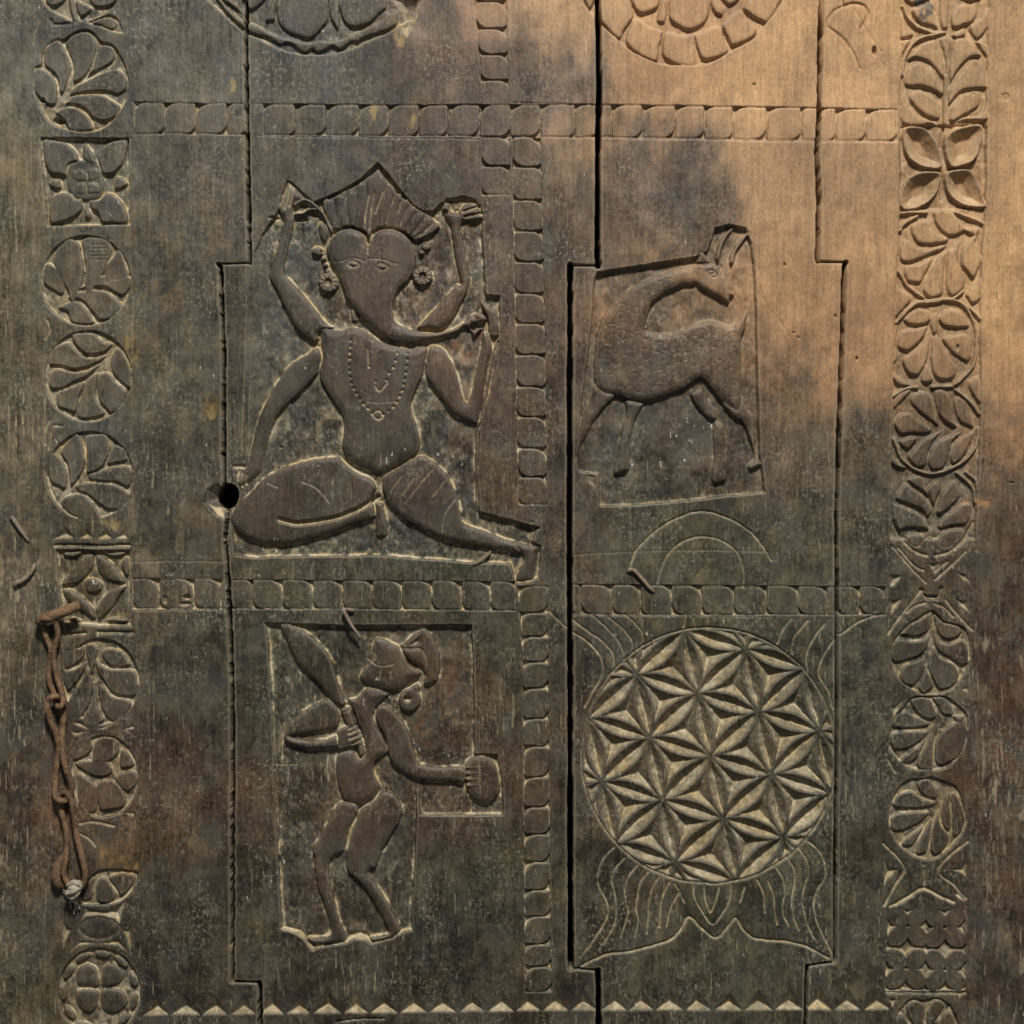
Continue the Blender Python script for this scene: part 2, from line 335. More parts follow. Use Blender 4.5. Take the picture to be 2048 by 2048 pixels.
# --- right column
t30 = lambda s: T(3, 0, s); t31 = lambda s: T(3, 1, s); t32 = lambda s: T(3, 2, s); t33 = lambda s: T(3, 3, s)
colL = np.array([(1799,-60),(1799,90),(1799,400),(1793,560),(1787,700),(1783,840),(1780,1000),(1779,1080)]); colR = np.array([(1952,1080),(1956,1010),(1962,900),(1964,800),(1963,620),(1966,500),(1974,410),(1977,235),(1977,100),(1982,-60)])
recess(np.concatenate([colL, colR]), 9, 4, 3, sm=False, dust=.4)
def leaves(conv, lst, label, name='leaf', pname='leaf_medallion', top=-.3, **kw):
    par = part(pname, label)
    for s in lst: piece(conv(s), name, par, top=top + random.uniform(-.8, .2), edge=3.4, pil=2.6, pw=8, inset=kw.get('inset', 1.2) * .7, tilt=(random.uniform(-1, 1), random.uniform(-.4, 1.8)))
    return par
def rings(conv, par, lst, wd=7):
    for s in lst: ridge(conv(s), wd, -.6, 'stem', par)
p_ = leaves(t30, ['1080,70 1180,25 1250,70 1280,160 1290,215 1220,190 1150,175', '1390,200 1380,100 1450,20 1560,30 1590,100 1540,170 1480,190 1430,210', '1520,190 1600,120 1690,20 1670,200 1590,295 1540,260', '1000,40 1060,180 1110,260 1050,290 1000,280', '1390,250 1480,200 1500,260 1420,290', '1300,-60 1370,-60 1370,200 1310,210 1290,80', '1010,-60 1250,-60 1200,0 1080,30', '1400,-60 1640,-60 1600,0 1500,10'], 'topmost leaf roundel of the right border')
rings(t30, p_, ['1020,40 1060,130 1130,200 1270,250', '1020,560 1040,420 1130,300 1270,252 1340,240'])
p_ = leaves(t30, ['1045,450 1130,340 1250,285 1300,330 1330,440 1345,600 1280,540 1200,460 1120,440', '1035,640 1040,530 1090,470 1150,460 1230,520 1300,610 1335,700 1310,720 1240,680 1150,650',
  '1060,720 1120,670 1200,690 1270,740 1310,820 1300,900 1200,880 1100,800', '1290,290 1350,255 1390,300 1380,400 1360,560 1345,520 1330,400', '1400,300 1480,270 1560,320 1620,420 1540,430 1480,480 1410,580 1375,640 1370,500',
  '1385,640 1450,540 1530,440 1600,440 1650,520 1665,660 1600,670 1480,680 1400,760 1365,800 1360,720', '1365,890 1390,800 1470,700 1570,675 1615,710 1600,800 1500,860 1400,920'], 'second leaf roundel of the right border')
rings(t30, p_, ['1345,560 1340,760 1335,930'], 6)
for s in ['1012,700 1050,780 1150,870 1290,932 1015,938', '1370,930 1480,875 1600,855 1672,720 1672,905 1500,910', '1000,310 1090,300 1030,400 1010,560 1000,690', '1560,300 1660,330 1672,430 1640,420']: piece(t30(s), 'corner_leaf', p_, top=-.3, pil=1.5)
fp = part('hollow_flower', 'square of four deeply hollowed petals, right border')
recess(t30('1005,945 1640,920 1665,960 1650,1575 1005,1582'), 5, 3, 2, sm=False)
for s in ['1025,950 1180,950 1270,1040 1320,1150 1322,1270 1180,1270 1060,1200 1015,1060', '1330,1030 1440,950 1630,930 1620,1100 1580,1200 1500,1250 1370,1260', '1000,1420 1100,1300 1312,1285 1312,1400 1260,1500 1150,1570 1005,1582', '1350,1285 1530,1270 1600,1370 1640,1480 1645,1572 1480,1560 1380,1490 1340,1400']:
    q = t30(s); piece(q, 'petal', fp, top=-.2, pil=1, inset=.8)
    c = q.mean(0); pit(c + (smooth(q, n=3) - c) * .88, 22, 1.0, .55)
groove(t30('1320,1000 1330,1270 1320,1500'), 6, 3); 
p_ = leaves(R1, ['450,560 480,480 590,430 690,440 760,530 850,620 960,690 1050,700 1000,780 850,810 700,820 570,790 490,690', '790,320 900,280 1000,290 1130,350 1220,480 1310,570 1240,630 1140,680 1040,690 930,630 840,520 800,420',
 '295,960 320,800 360,720 450,750 560,840 700,860 900,810 1020,800 950,890 800,950 600,1030 440,1080 330,1060', '350,1180 400,1100 560,1080 780,1000 800,1040 730,1180 640,1350 600,1390 430,1370 370,1280',
 '640,1480 720,1260 800,1080 880,970 990,900 985,1060 970,1250 960,1480 930,1560 800,1610 700,1580', '1000,1500 980,1350 990,1100 1010,900 1100,850 1180,730 1210,760 1190,900 1190,1080 1240,1200 1280,1310 1270,1440 1180,1540 1070,1580',
 '1200,1050 1210,900 1270,780 1400,640 1480,560 1470,680 1440,780 1460,870 1520,960 1510,1100 1460,1230 1390,1310 1300,1230 1220,1130'], 'third leaf roundel of the right border', inset=1.0)
rings(R1, p_, ['250,1150 330,1280 410,1410 520,1510 690,1620', '1240,1500 1130,1590 960,1625 800,1660 560,1680 420,1790 300,1920', '300,340 520,320 700,330', '1130,330 1300,390 1420,440 1540,490', '310,600 340,520 430,450 560,380'])
for s in ['240,1240 290,1300 310,1450 420,1500 490,1620 400,1750 220,1900 215,1500', '1270,1560 1350,1440 1530,1270 1530,1560 1450,1680 1330,1620', '1230,570 1480,540 1500,600 1420,700']: piece(R1(s), 'corner_leaf', p_, top=-.5, pil=2)
p_ = leaves(t31, ['1020,480 1070,420 1150,385 1230,420 1240,480 1180,520 1080,520', '975,640 1000,560 1100,540 1215,520 1190,600 1130,670 1060,720 990,700', '1010,780 1080,720 1160,660 1220,590 1230,680 1210,790 1160,880 1120,905 1060,880',
 '1150,930 1200,810 1260,930 1200,965', '1225,720 1240,620 1280,590 1330,680 1400,780 1435,850 1410,920 1340,940 1270,920 1235,830', '1310,620 1400,590 1500,580 1545,640 1540,760 1510,800 1440,770 1370,710', '1290,460 1340,400 1430,400 1500,450 1535,530 1470,545 1380,540 1320,520', '1225,500 1250,430 1290,420 1290,560 1250,600'], 'fourth leaf roundel of the right border')
rings(t31, p_, ['975,500 1040,410 1130,350 1250,330 1340,325 1460,350 1540,450 1575,560 1575,700 1550,830 1440,950 1380,985', '1440,340 1540,400 1610,480', '1240,985 1330,985 1400,985'])
for s in ['940,850 990,900 1080,960 1130,990 1000,985 940,930', '1500,280 1620,170 1615,300 1560,365 1510,330', '960,520 1000,480 975,640 990,770 940,820', '1510,960 1550,910 1600,900 1612,1120 1540,1040']: piece(t31(s), 'corner_leaf', p_, top=-.5, pil=2)
p_ = leaves(t31, ['1070,1080 1110,1025 1200,1015 1245,1070 1260,1160 1300,1280 1200,1220 1110,1150', '1250,1020 1330,1000 1385,1060 1395,1150 1420,1250 1450,1300 1340,1250 1280,1170', '1400,1090 1440,1050 1500,1090 1530,1180 1565,1290 1480,1270 1420,1200',
 '950,1260 990,1190 1060,1180 1140,1230 1250,1300 1210,1340 1100,1340 1000,1340', '980,1400 1040,1365 1140,1360 1090,1440 1050,1460', '1060,1520 1110,1440 1180,1370 1320,1320 1260,1390 1220,1480 1200,1580 1120,1590', '1210,1560 1240,1450 1320,1370 1480,1320 1400,1400 1370,1500 1340,1590 1250,1615', '1380,1500 1420,1390 1560,1315 1530,1430 1470,1530 1400,1580'], 'fifth leaf roundel of the right border')
rings(t31, p_, ['955,1380 1010,1520 1110,1605 1240,1640 1380,1610 1490,1540 1570,1440 1590,1300', '1420,1010 1510,1080 1600,1190', '940,1060 1050,1000 1130,990'])
for s in ['912,1470 980,1530 1070,1600 1000,1612 920,1565', '950,1060 1060,1000 1100,1010 1010,1110 950,1160']: piece(t31(s), 'corner_leaf', p_, top=-.5, pil=2)
p_ = leaves(R2, ['330,520 450,400 620,360 690,500 750,700 640,620 500,520 400,460', '230,720 330,540 400,480 560,600 700,720 790,900 700,1000 640,900 440,810', '700,560 830,450 920,540 860,700 800,830 740,700', '840,940 880,720 950,590 1100,440 1200,570 1210,700 1080,830 930,940',
 '190,1050 200,780 440,870 620,960 700,1060 750,1190 640,1170 400,1160 280,1190', '850,1150 880,1050 1050,920 1230,780 1370,800 1370,950 1290,1110 1080,1130 920,1180', '380,1270 480,1230 620,1240 700,1290 640,1400 610,1460 480,1450 390,1360', '850,1400 900,1250 1050,1170 1280,1180 1290,1270 1230,1370 1100,1450 900,1470'], 'sixth leaf roundel of the right border, half brown', inset=1.0)
rings(R2, p_, ['1150,340 1300,460 1400,600 1420,780', '1290,330 1420,450 1470,620', '760,1300 750,1580'], 6)
# lower half: the ground is flush, hollows only
recess(t32('950,100 940,40 1000,170 1080,260 1180,325 1230,330 1320,310 1440,220 1540,90 1560,30 1500,60 1380,30 1240,10 1100,10'), 0.1, 3, 1)
for s in ['955,70 1010,200 1100,290 1200,330', '1560,80 1470,220 1370,300 1260,330']: groove(t32(s), 8, 5, .8)
for s in ['940,260 1060,400 1190,530', '985,270 1090,390 1170,440', '1260,510 1400,390 1490,300', '1260,450 1350,375', '1160,590 1050,720 960,840 910,920', '1340,660 1430,770 1540,890', '1050,760 1110,710 1190,682', '1260,690 1330,720 1400,790']: groove(t32(s), 6, 4, .75)
for s in ['918,470 1030,480 960,560 915,575', '918,660 1020,650 950,760 918,790', '1405,445 1500,470 1540,545 1470,520', '1400,650 1500,670 1535,770 1460,720', '1190,395 1330,375 1250,470 1215,410', '1130,690 1190,670 1180,690']: pit(t32(s), 9, .85, .9)
kn = part('cross_knot', 'small knot where two carved bands cross, right border')
groove(t32('1160,585 1200,640 1290,640 1310,580'), 10, 7); piece(t32('1170,600 1230,588 1300,600 1262,632 1190,630'), 'boss', kn, top=1, pil=2, inset=0)
p_ = medallion(t32('930,1020 960,940 1060,840 1240,735 1340,820 1480,860 1530,960 1540,1100 1470,1250 1360,1360 1190,1390 1080,1340 980,1260 930,1140'), ['1000,930 1060,850 1160,800 1240,750 1240,830 1210,900 1130,940 1040,930', '1260,770 1330,830 1450,860 1470,910 1400,960 1320,950 1270,880', '940,1130 940,1000 990,955 1100,970 1200,940 1235,890 1210,1010 1150,1080 1050,1120',
 '1255,900 1310,980 1390,990 1470,960 1520,1030 1520,1140 1460,1160 1380,1110 1300,1060 1260,990', '990,1240 1020,1160 1150,1110 1190,1080 1190,1160 1150,1260 1100,1310 1030,1300', '1210,1160 1260,1010 1310,1100 1400,1140 1445,1200 1440,1270 1380,1330 1300,1340 1250,1280', '1130,1320 1190,1200 1210,1200 1260,1310 1220,1350 1180,1380'], 'seventh leaf roundel of the right border', conv=t32, depth=7)
medallion(t32('930,1640 960,1540 1020,1470 1080,1400 1200,1385 1340,1385 1440,1450 1520,1540 1510,1680 1480,1800 1400,1900 1330,1950 1100,1950 1000,1890 910,1780'), ['1070,1430 1130,1400 1220,1405 1260,1470 1280,1540 1220,1570 1140,1530', '1240,1400 1330,1395 1390,1450 1400,1530 1320,1530 1280,1470', '940,1620 970,1540 1030,1500 1100,1530 1230,1590 1200,1620 1040,1640', '930,1780 930,1680 990,1660 1210,1650 1170,1720 1070,1780 990,1800',
 '1000,1870 1060,1810 1140,1760 1200,1680 1170,1780 1110,1880 1020,1900', '1120,1900 1180,1770 1250,1660 1250,1800 1250,1945 1150,1945', '1260,1760 1290,1680 1400,1590 1480,1560 1510,1650 1480,1800 1400,1880 1280,1910', '1400,1540 1500,1540 1440,1600'], 'eighth leaf roundel of the right border', conv=t32, depth=7)
for s in ['920,1480 1050,1400 1000,1490 950,1580', '1380,1380 1500,1480 1500,1500 1420,1430', '1440,1340 1520,1300 1515,1370', '1480,1620 1520,1720 1500,1760']: pit(t32(s), 7, .8, .8)
for s in ['900,1860 960,1960', '990,1870 930,1760']: groove(t32(s), 6, 4, .6)
medallion(t33('905,330 960,180 1050,85 1180,75 1240,60 1390,110 1440,150 1500,320 1500,430 1430,560 1300,680 1180,700 1080,660 980,580 920,470'), ['940,290 990,200 1080,170 1150,220 1270,260 1230,290 1100,310', '920,450 930,370 1000,340 1220,330 1170,400 1090,450 980,480', '1010,590 1040,530 1140,460 1190,420 1150,510 1090,590', '1120,650 1130,570 1200,430 1250,380 1230,540 1200,640', '1230,620 1240,450 1290,320 1310,420 1370,500 1370,560 1310,640 1260,660',
 '1310,380 1320,260 1370,180 1380,300 1390,440 1350,470', '1390,400 1385,200 1420,190 1480,320 1495,400 1450,500 1400,510', '1120,130 1180,80 1240,100 1290,190 1260,230 1180,210'], 'ninth leaf roundel of the right border', conv=t33, depth=7)
for s in ['868,650 910,740 995,760 920,830 868,910', '1340,765 1440,755 1505,690 1512,860 1470,800', '1140,725 1180,750 1220,720', '1400,960 1440,920 1500,990 1480,1010', '905,1745 980,1740 940,1820', '1420,1700 1490,1690 1440,1760']: pit(t33(s), 9, .85, .9)
for s in ['870,570 1030,750 960,880 880,1040', '1510,550 1290,755 1400,880 1500,980', '1180,770 1180,880']: groove(t33(s), 6, 4, .75)
groove(t33('930,1050 1060,970 1170,905 1280,955 1400,1010'), 10, 6, .85)
gr = part('flower_grid', 'square of four small four petalled flowers, foot of right border')
recess(t33('905,1065 1495,1070 1495,1680 885,1685'), 8, 3, 2, sm=False, dust=.9)
for cx, cy in [(1055,1195),(1340,1205),(1040,1515),(1340,1525)]:
    for sx in (-1, 1):
        for sy in (-1, 1):
            piece(T(3, 3, '0 0')[0] + (ell(cx + sx*72, cy + sy*72, 100, 76, math.atan2(sy, sx), 18) * .26501), 'petal', gr, top=-.2, pil=1.4, pw=4, edge=2.8, inset=.1)
groove(t33('900,1695 1490,1700'), 7, 4)
medallion(t33('990,1820 1080,1735 1180,1745 1280,1725 1380,1790 1440,1900 1440,2100 930,2100 960,1900'), ['1040,1810 1100,1750 1190,1785 1180,1900 1180,1960 1110,1960', '1205,1830 1270,1740 1340,1790 1290,1870 1230,1960 1205,1960', '990,1850 1050,1900 1090,1990 950,1990', '1360,1830 1420,1930 1420,1990 1300,1990 1270,1940'], 'last leaf roundel of the right border, cut off below', conv=t33, depth=7)

# ================================================================== TOP ROSETTES
def t10(s): return T(1, 0, s)
def t20(s): return T(2, 0, s)
ros = part('arch_rosette', 'dark carved wheel rosette at the upper left')
o_arc = t00('1500,-90 1560,0 1700,130 1840,250'); o2 = t10('0,290 140,360 320,410 500,415 660,390 800,340 1060,210 1200,80 1250,-60')
recess(np.concatenate([o_arc, o2]), 10, 4, 3)
for s in ['-30,80 60,10 90,-60 -120,-60 -90,40', '150,130 200,-40 520,-40 555,130 500,220 410,290 300,270 200,220', '640,130 630,-50 960,-50 990,50 930,110 850,180 720,208', '60,150 130,-50 190,-50 150,90 150,150 100,165', '560,150 520,-50 610,-50 640,150 620,240 590,200']:
    piece(t10(s), 'petal' if s[:2] != '60' else 'spoke', ros, top=-.6, pil=3)
piece(t00('1600,-50 1700,-60 1800,40 1840,120 1760,60'), 'petal', ros, top=-.6)
rim = np.concatenate([t00('1640,-50 1740,60 1850,150'), t10('0,175 140,245 290,290 400,305 480,290 620,290 900,160 1050,75'), t10('1060,190 870,270 800,300 780,320 720,325 660,365 620,375 570,355 500,390 450,395 420,370 380,400 330,385 270,335 220,330 180,345 120,310 60,280 0,270'), t00('1840,225 1720,120 1600,-40')])
piece(rim, 'rim', ros, top=-.8, pil=2.5)
pit(t10('1010,-30 1150,-40 1250,-10 1220,160 1150,280 1080,210 1090,80'), 13, .8, .9, sm=True)
ros2 = part('arch_rosette', 'tan carved wheel rosette at the upper right')
recess(np.concatenate([t20('480,-120 520,0 620,140 680,200 800,310 920,400 1100,480 1280,500 1480,480 1640,400 1850,280'), t30('0,170 60,100 115,0 130,-120')]), 10, 4, 2)
for s in ['640,-60 850,-60 930,112 860,220 802,302 690,195 655,130', '930,122 1040,185 1147,228 1120,350 1090,472 920,392 845,290', '1150,232 1300,252 1370,250 1388,488 1250,498 1150,440 1125,380', '1378,250 1570,182 1612,290 1645,392 1480,455 1420,430 1385,330', '1580,172 1722,58 1780,120 1862,212 1840,272 1670,352 1620,280', '1740,50 1840,-60 2050,-60 2010,60 1932,170 1880,160 1800,120', '530,-60 640,-60 630,10 580,80 540,0']:
    piece(t20(s), 'block', ros2, top=-.4, pil=2, inset=1.3)
for s in ['880,-60 1135,-60 1130,0 1100,70 960,100', '1205,-60 1470,-60 1500,90 1450,180 1330,230 1200,160 1180,80', '1560,-60 1740,-60 1720,0 1650,40 1610,20']:
    piece(t20(s), 'petal', ros2, top=-.6, pil=3)
for s in ['1135,-40 1195,-40 1165,170 1085,150', '1480,-40 1540,-40 1610,60 1590,120 1520,90']: piece(t20(s), 'spoke', ros2, top=-2, pil=3)
pl = part('leaf_outline', 'heart shaped leaf lightly cut, upper right')
groove(t30('590,40 510,75 455,140 455,200 560,280 640,400 690,520'), 6, 4); groove(t30('600,35 650,22 720,40 755,90 740,150 700,215'), 6, 5); groove(t30('660,80 780,280 860,390'), 4, 1.5); groove(t30('545,-40 570,40'), 8, 4)
hole(1749, 102, 7, 12, 12)

# ================================================================== SEATED ELEPHANT-HEADED FIGURE
SF = part('seated_figure', 'elephant headed four armed figure seated on the ground')
t11 = lambda s: T(1, 1, s); t12 = lambda s: T(1, 2, s)
outl = np.concatenate([E('950,10 800,150 620,250 430,330 340,250 260,170 215,160 170,270 140,390'), pts('548,432 520,470 497,525 492,700 482,850 462,960 462,1040 466,1112'), t12('0,352 300,345 870,337 1300,362 1640,392'),
  pts('1018,1129 1030,1166 1060,1164 1080,1158 1083,1092 1066,1082 1079,1056 1024,1043 962,1026 957,960 956,850 962,838 974,770 984,705 1001,672 1002,590 974,588 969,512 966,440'), E('1795,500 1790,400 1740,310 1640,280 1540,300 1440,350 1390,405 1320,400 1250,370 1150,250 1050,120')])
softL = lambda x, y: 1 - .97 * sst(560, 488, x) * sst(420, 520, y) * (1 - .0 * y) * sst(1120, 900, y) - 0 * x
recess(outl, 13, 5, 4, sm=False, soft=softL, fig=1.0)
FP = lambda conv, s, nm, **kw: piece(conv(s), nm, SF, **{**dict(top=.6, pil=6.5, pw=12, edge=4.5, inset=.4, pol=.7, dome=3.2), **kw})
# hanging cloth, foot block, staff
FP(M, '905,640 950,635 970,700 980,830 910,835 905,730', 'cloth', top=-2)
FP(t11, '1650,1300 1700,1240 1780,740 1800,640 1840,640 1830,760 1780,1000 1700,1320 1680,1932 1655,1932', 'staff', top=-5, pil=2)
FP(t11, '1700,330 1790,385 1832,420 1842,600 1770,612 1750,560 1740,470 1705,400', 'hand', top=-.5, pil=3)
# arms behind
FP(E, '140,390 150,340 185,250 215,165 260,178 320,245 365,318 300,350 272,400 278,470 255,600 220,760 200,880 212,920 300,1010 400,1130 500,1260 560,1320 600,1345 480,1400 480,1440 440,1482 360,1430 280,1350 210,1230 150,1100 70,960 65,930 100,790 130,680 165,560 175,470', 'raised_arm', top=.5)
FP(E, '1450,400 1480,330 1535,325 1545,400 1590,400 1640,345 1730,328 1782,390 1792,480 1720,495 1645,500 1622,560 1640,640 1670,800 1698,950 1680,1040 1640,1130 1590,1230 1540,1300 1450,1370 1350,1365 1255,1355 1330,1260 1430,1150 1520,1050 1575,985 1612,990 1590,900 1560,780 1535,600 1520,520 1475,450', 'raised_arm', top=.5)
for s in ['225,195 195,300 170,400', '250,190 225,300 200,390', '275,200 255,300 235,370']: groove(E(s), 5, 3, .8)
for s in ['1640,415 1770,372', '1650,455 1785,430', '1640,492 1785,482', '1590,400 1600,440']: groove(E(s), 7, 6)
for e in [(605, 411, 9, 5, .1), (602, 437, 15, 5, .1), (547, 435, 12, 4, 0), (627, 428, 11, 5, .3), (897, 402, 9, 6, 0), (890, 424, 8, 7, 0)]: hole(*e[:4], 8, e[4])
ridge(E('280,360 350,320 420,345 490,410 540,490 575,570'), 7, 0, 'noose', SF); ridge(E('280,430 350,425 400,395 460,390'), 6, -1, 'noose', SF)
FP(E, '470,490 530,500 570,575 530,660 490,650 465,590', 'ear', top=-3)
FP(E, '725,1190 770,1200 800,1290 770,1310 725,1300', 'ear', top=-5)
# torso, lower arms, legs
FP(t11, '460,680 360,740 240,820 150,940 80,1070 10,1220 -30,1340 -60,1480 -80,1560 -125,1610 -170,1680 -150,1750 -60,1725 40,1630 60,1530 100,1380 150,1240 200,1170 290,1080 390,980 472,880 505,760', 'lower_arm', top=.6)
for s in ['-130,1620 -140,1730', '-100,1640 -105,1740', '-70,1650 -75,1720']: groove(t11(s), 5, 4, .8)
pit(t11('-180,1580 -100,1560 -60,1590 -90,1620 -170,1610'), 7, .8, .8)
FP(M, '75,720 130,640 190,580 280,490 400,430 540,390 700,375 740,410 800,455 870,490 910,520 918,560 890,620 905,660 905,730 800,760 650,820 480,870 380,885 260,878 170,842 90,775', 'leg', top=1)
FP(M, '955,480 1040,430 1150,370 1220,385 1300,450 1350,530 1390,620 1410,740 1500,780 1650,840 1800,880 1850,885 1830,930 1650,920 1480,890 1320,860 1200,810 1080,740 990,670 960,600 945,540', 'leg', top=1)
groove(M('370,738 450,757 560,750 680,728 800,683 880,640 925,605'), 12, 10, .85)
for s in ['1060,490 1010,560 985,610', '1130,500 1060,600', '1235,450 1160,540 1080,640', '1390,590 1310,700 1290,800', '1300,520 1240,600', '300,525 355,553', '500,520 580,560 650,640']: groove(M(s), 4, 1.6, .35)
FP(t11, '480,560 520,530 610,550 740,530 850,570 950,640 1060,670 1160,690 1300,680 1285,780 1265,860 1250,920 1210,1010 1180,1110 1200,1220 1240,1350 1240,1440 1210,1500 1130,1560 1030,1620 930,1650 830,1620 730,1570 660,1500 640,1420 655,1300 640,1200 590,1120 530,1030 480,930 470,860 490,760', 'torso', top=1.5, pil=7, pw=17)
FP(t11, '1300,680 1400,680 1460,750 1530,910 1592,1095 1645,900 1690,700 1715,560 1770,590 1795,700 1775,800 1735,1000 1680,1262 1600,1255 1500,1200 1420,1120 1350,1020 1285,930 1270,850', 'lower_arm', top=.8)
# beads
def beads(conv, s, n=None, r=3.7, dep=5.0):
    p = smooth(conv(s), False, 3); L = np.cumsum(np.r_[0, np.linalg.norm(np.diff(p, axis=0), axis=1)])
    n = n or int(L[-1] / 11)
    for d in np.linspace(0, L[-1], n):
        x = np.interp(d, L, p[:, 0]); y = np.interp(d, L, p[:, 1]); pit(ell(x, y, r, r * 1.15, 0, 8), dep, 1.5, .6)
beads(t11, '715,640 710,730 705,820 712,900 740,1000 790,1085 850,1155 880,1185'); beads(t11, '1150,690 1142,770 1132,860 1115,960 1090,1050 1040,1140 960,1195')
beads(t11, '850,840 875,905 905,950'); beads(t11, '1075,680 1060,760 1040,840 1000,905 985,940'); groove(t11('840,700 850,830'), 5, 2.5, .6)
groove(t11('880,1190 920,1165 965,1200 925,1235 880,1195'), 5, 3, .5); groove(t11('905,980 932,1020 990,960'), 5, 3, .5); groove(t11('840,1100 960,1110 1070,1098'), 2.5, 1, .4)
# crown
FP(E, '495,325 620,265 780,180 900,100 955,55 1030,160 1100,250 1260,370 1390,445 1455,520 1400,600 1240,655 1150,580 980,545 870,600 740,540 580,575 520,450', 'crown', top=-4.2, pil=2, pw=5, sm=False)
for s in ['495,330 530,300 580,320 600,400 625,480 640,550 580,560 550,480 510,400', '595,290 630,265 680,290 690,380 700,460 720,530 660,540 620,440 600,360', '690,260 730,235 770,260 770,380 765,530 725,530 705,440 695,340',
  '780,210 810,170 845,190 835,290 820,400 790,540 775,540 775,400 780,300', '1025,190 1060,190 1095,240 1070,340 1030,440 1000,540 940,545 960,430 1000,300', '1100,265 1140,260 1145,320 1100,420 1075,545 1010,540 1040,430 1075,330', '1160,320 1200,310 1200,370 1150,460 1120,555 1085,550 1105,440', '1215,385 1255,370 1265,410 1210,490 1165,580 1125,560 1155,470', '1270,430 1325,415 1330,470 1260,560 1200,610 1175,590 1215,500', '1335,460 1390,460 1380,520 1300,590 1245,620 1210,610 1270,550', '1400,510 1440,490 1450,540 1370,600 1290,640 1240,640 1310,590',
  '850,170 955,60 1020,180 1000,280 960,380 930,480 900,580 870,640 855,590 800,540 830,400 850,280']:
    FP(E, s, 'feather', top=-1.0, pil=2.6, pw=4.5, edge=2.6, inset=-.3, sm=False)
for s in ['880,280 850,430 845,540', '920,260 895,430 880,560', '990,250 930,430']: groove(E(s), 4, 2.5, .7)
# ear ornaments
for cx, cy, r in [(550, 985, 92), (1308, 935, 88)]:
    FP(E, ' '.join('%.0f,%.0f' % tuple(v) for v in ell(cx, cy, r, r, 0, 20)), 'earring', top=-.5, pil=4, pw=7)
    c = E('%d,%d' % (cx, cy))[0]; hole(c[0], c[1], 9, 9, 7)
    for k in range(11):
        a = k / 11 * 6.283; groove(np.array([c + 11 * np.array([math.cos(a), math.sin(a)]), c + 22 * np.array([math.cos(a), math.sin(a)])]), 3, 2.5, .4, sm=False)
for cx, cy, r in [(455, 735, 55), (505, 795, 32), (520, 845, 28), (540, 895, 28), (1300, 745, 36), (1335, 700, 45)]:
    FP(E, ' '.join('%.0f,%.0f' % tuple(v) for v in ell(cx, cy, r, r * .9, 0, 14)), 'bead', top=-1.5, pil=4, pw=7)
hole(*E('490,735')[0], 4, 4, 6); hole(*E('430,765')[0], 6, 4, 6)
# head and trunk, foremost
FP(E, '868,668 850,600 800,560 740,540 670,545 600,580 550,640 525,700 545,790 590,870 630,950 665,1040 690,1120 760,1210 850,1310 950,1400 1060,1460 1200,1478 1350,1460 1480,1430 1600,1390 1640,1350 1680,1365 1720,1440 1765,1395 1805,1350 1760,1345 1720,1360 1700,1340 1740,1315 1800,1310 1832,1280 1800,1230 1740,1215 1690,1240 1640,1290 1560,1340 1440,1380 1300,1375 1200,1345 1120,1310 1090,1270 1075,1190 1090,1110 1130,1040 1200,980 1240,900 1258,820 1245,720 1210,640 1150,580 1070,545 980,545 910,585', 'head', top=3, pil=7, pw=15)
groove(E('865,650 868,700 871,745'), 8, 5)
groove(E('590,812 650,820 710,800 760,794 800,806 850,818 872,795 915,800 960,800 1010,810 1060,830 1110,842'), 3, 1.6)
for cx, cy in [(755, 838), (985, 860)]:
    groove(E('%d,%d %d,%d %d,%d %d,%d %d,%d %d,%d' % (cx-52, cy, cx-10, cy-24, cx+48, cy+8, cx+5, cy+28, cx-30, cy+20, cx-50, cy+2)), 4, 2.2)
    sl, sd = sdf(smooth(ell(*E('%d,%d' % (cx, cy+3))[0], 7, 4.5, .2, 10), n=2)); H[sl] += 2.0 * sst(0, 3.5, -sd)
hole(*E('1740,1270')[0], 7, 5, 2.5)
# foot block under the right foot
FP(t12, '1932,225 2020,235 2100,240 2140,265 2120,400 2110,520 2060,540 1960,545 1945,500 1990,420 2010,340', 'footrest', top=-3)
groove(pts('962,1026 1024,1043 1077,1057'), 6, 7)

# ================================================================== DEER
t21 = lambda s: T(2, 1, s)
DE = part('deer', 'spotted deer with its head turned back')
recess(fig=.3, depth=13, edge=4.5, rough=3, sm=False, p=np.concatenate([t21('640,115 1000,60 1380,0'), t20('1470,1890 1530,1712 1640,1688 1770,1715 1812,1830'), t21('1835,50 1852,400 1860,900 1880,1500 1920,1795 1600,1822 1290,1856 950,1888 655,1892 650,1800 645,1650 560,1640 500,1630 480,1500 520,1100 570,700 600,400 610,200')]),
   soft=lambda x, y: 1.0 - .4 * sst(1195, 1150, x) * sst(560, 620, y) * sst(960, 900, y))
pit(t21('560,1600 500,1640 640,1640 655,1890 620,1760 560,1700'), 5, .8, .5)
DP = lambda s, nm, conv=t21, **kw: piece(conv(s), nm, DE, **{**dict(top=.5, pil=6.5, pw=11, edge=4.5, inset=.4, pol=.25, dome=2.5), **kw})
DP('860,1080 1000,1105 970,1170 930,1260 900,1400 892,1610 840,1640 775,1655 765,1600 800,1450 830,1280 860,1180', 'leg', top=-.8)
DP('1345,1030 1430,985 1480,1070 1550,1150 1552,1240 1480,1230 1400,1150 1360,1090', 'thigh', top=-1)
DP('1520,1245 1610,1290 1612,1500 1612,1600 1622,1690 1520,1722 1503,1640 1520,1500', 'leg', top=-1.8)
DP('1580,1090 1740,1060 1780,1140 1832,1200 1842,1330 1850,1500 1892,1560 1880,1592 1790,1622 1780,1570 1830,1520 1790,1400 1740,1270 1650,1200', 'leg', top=-.5)
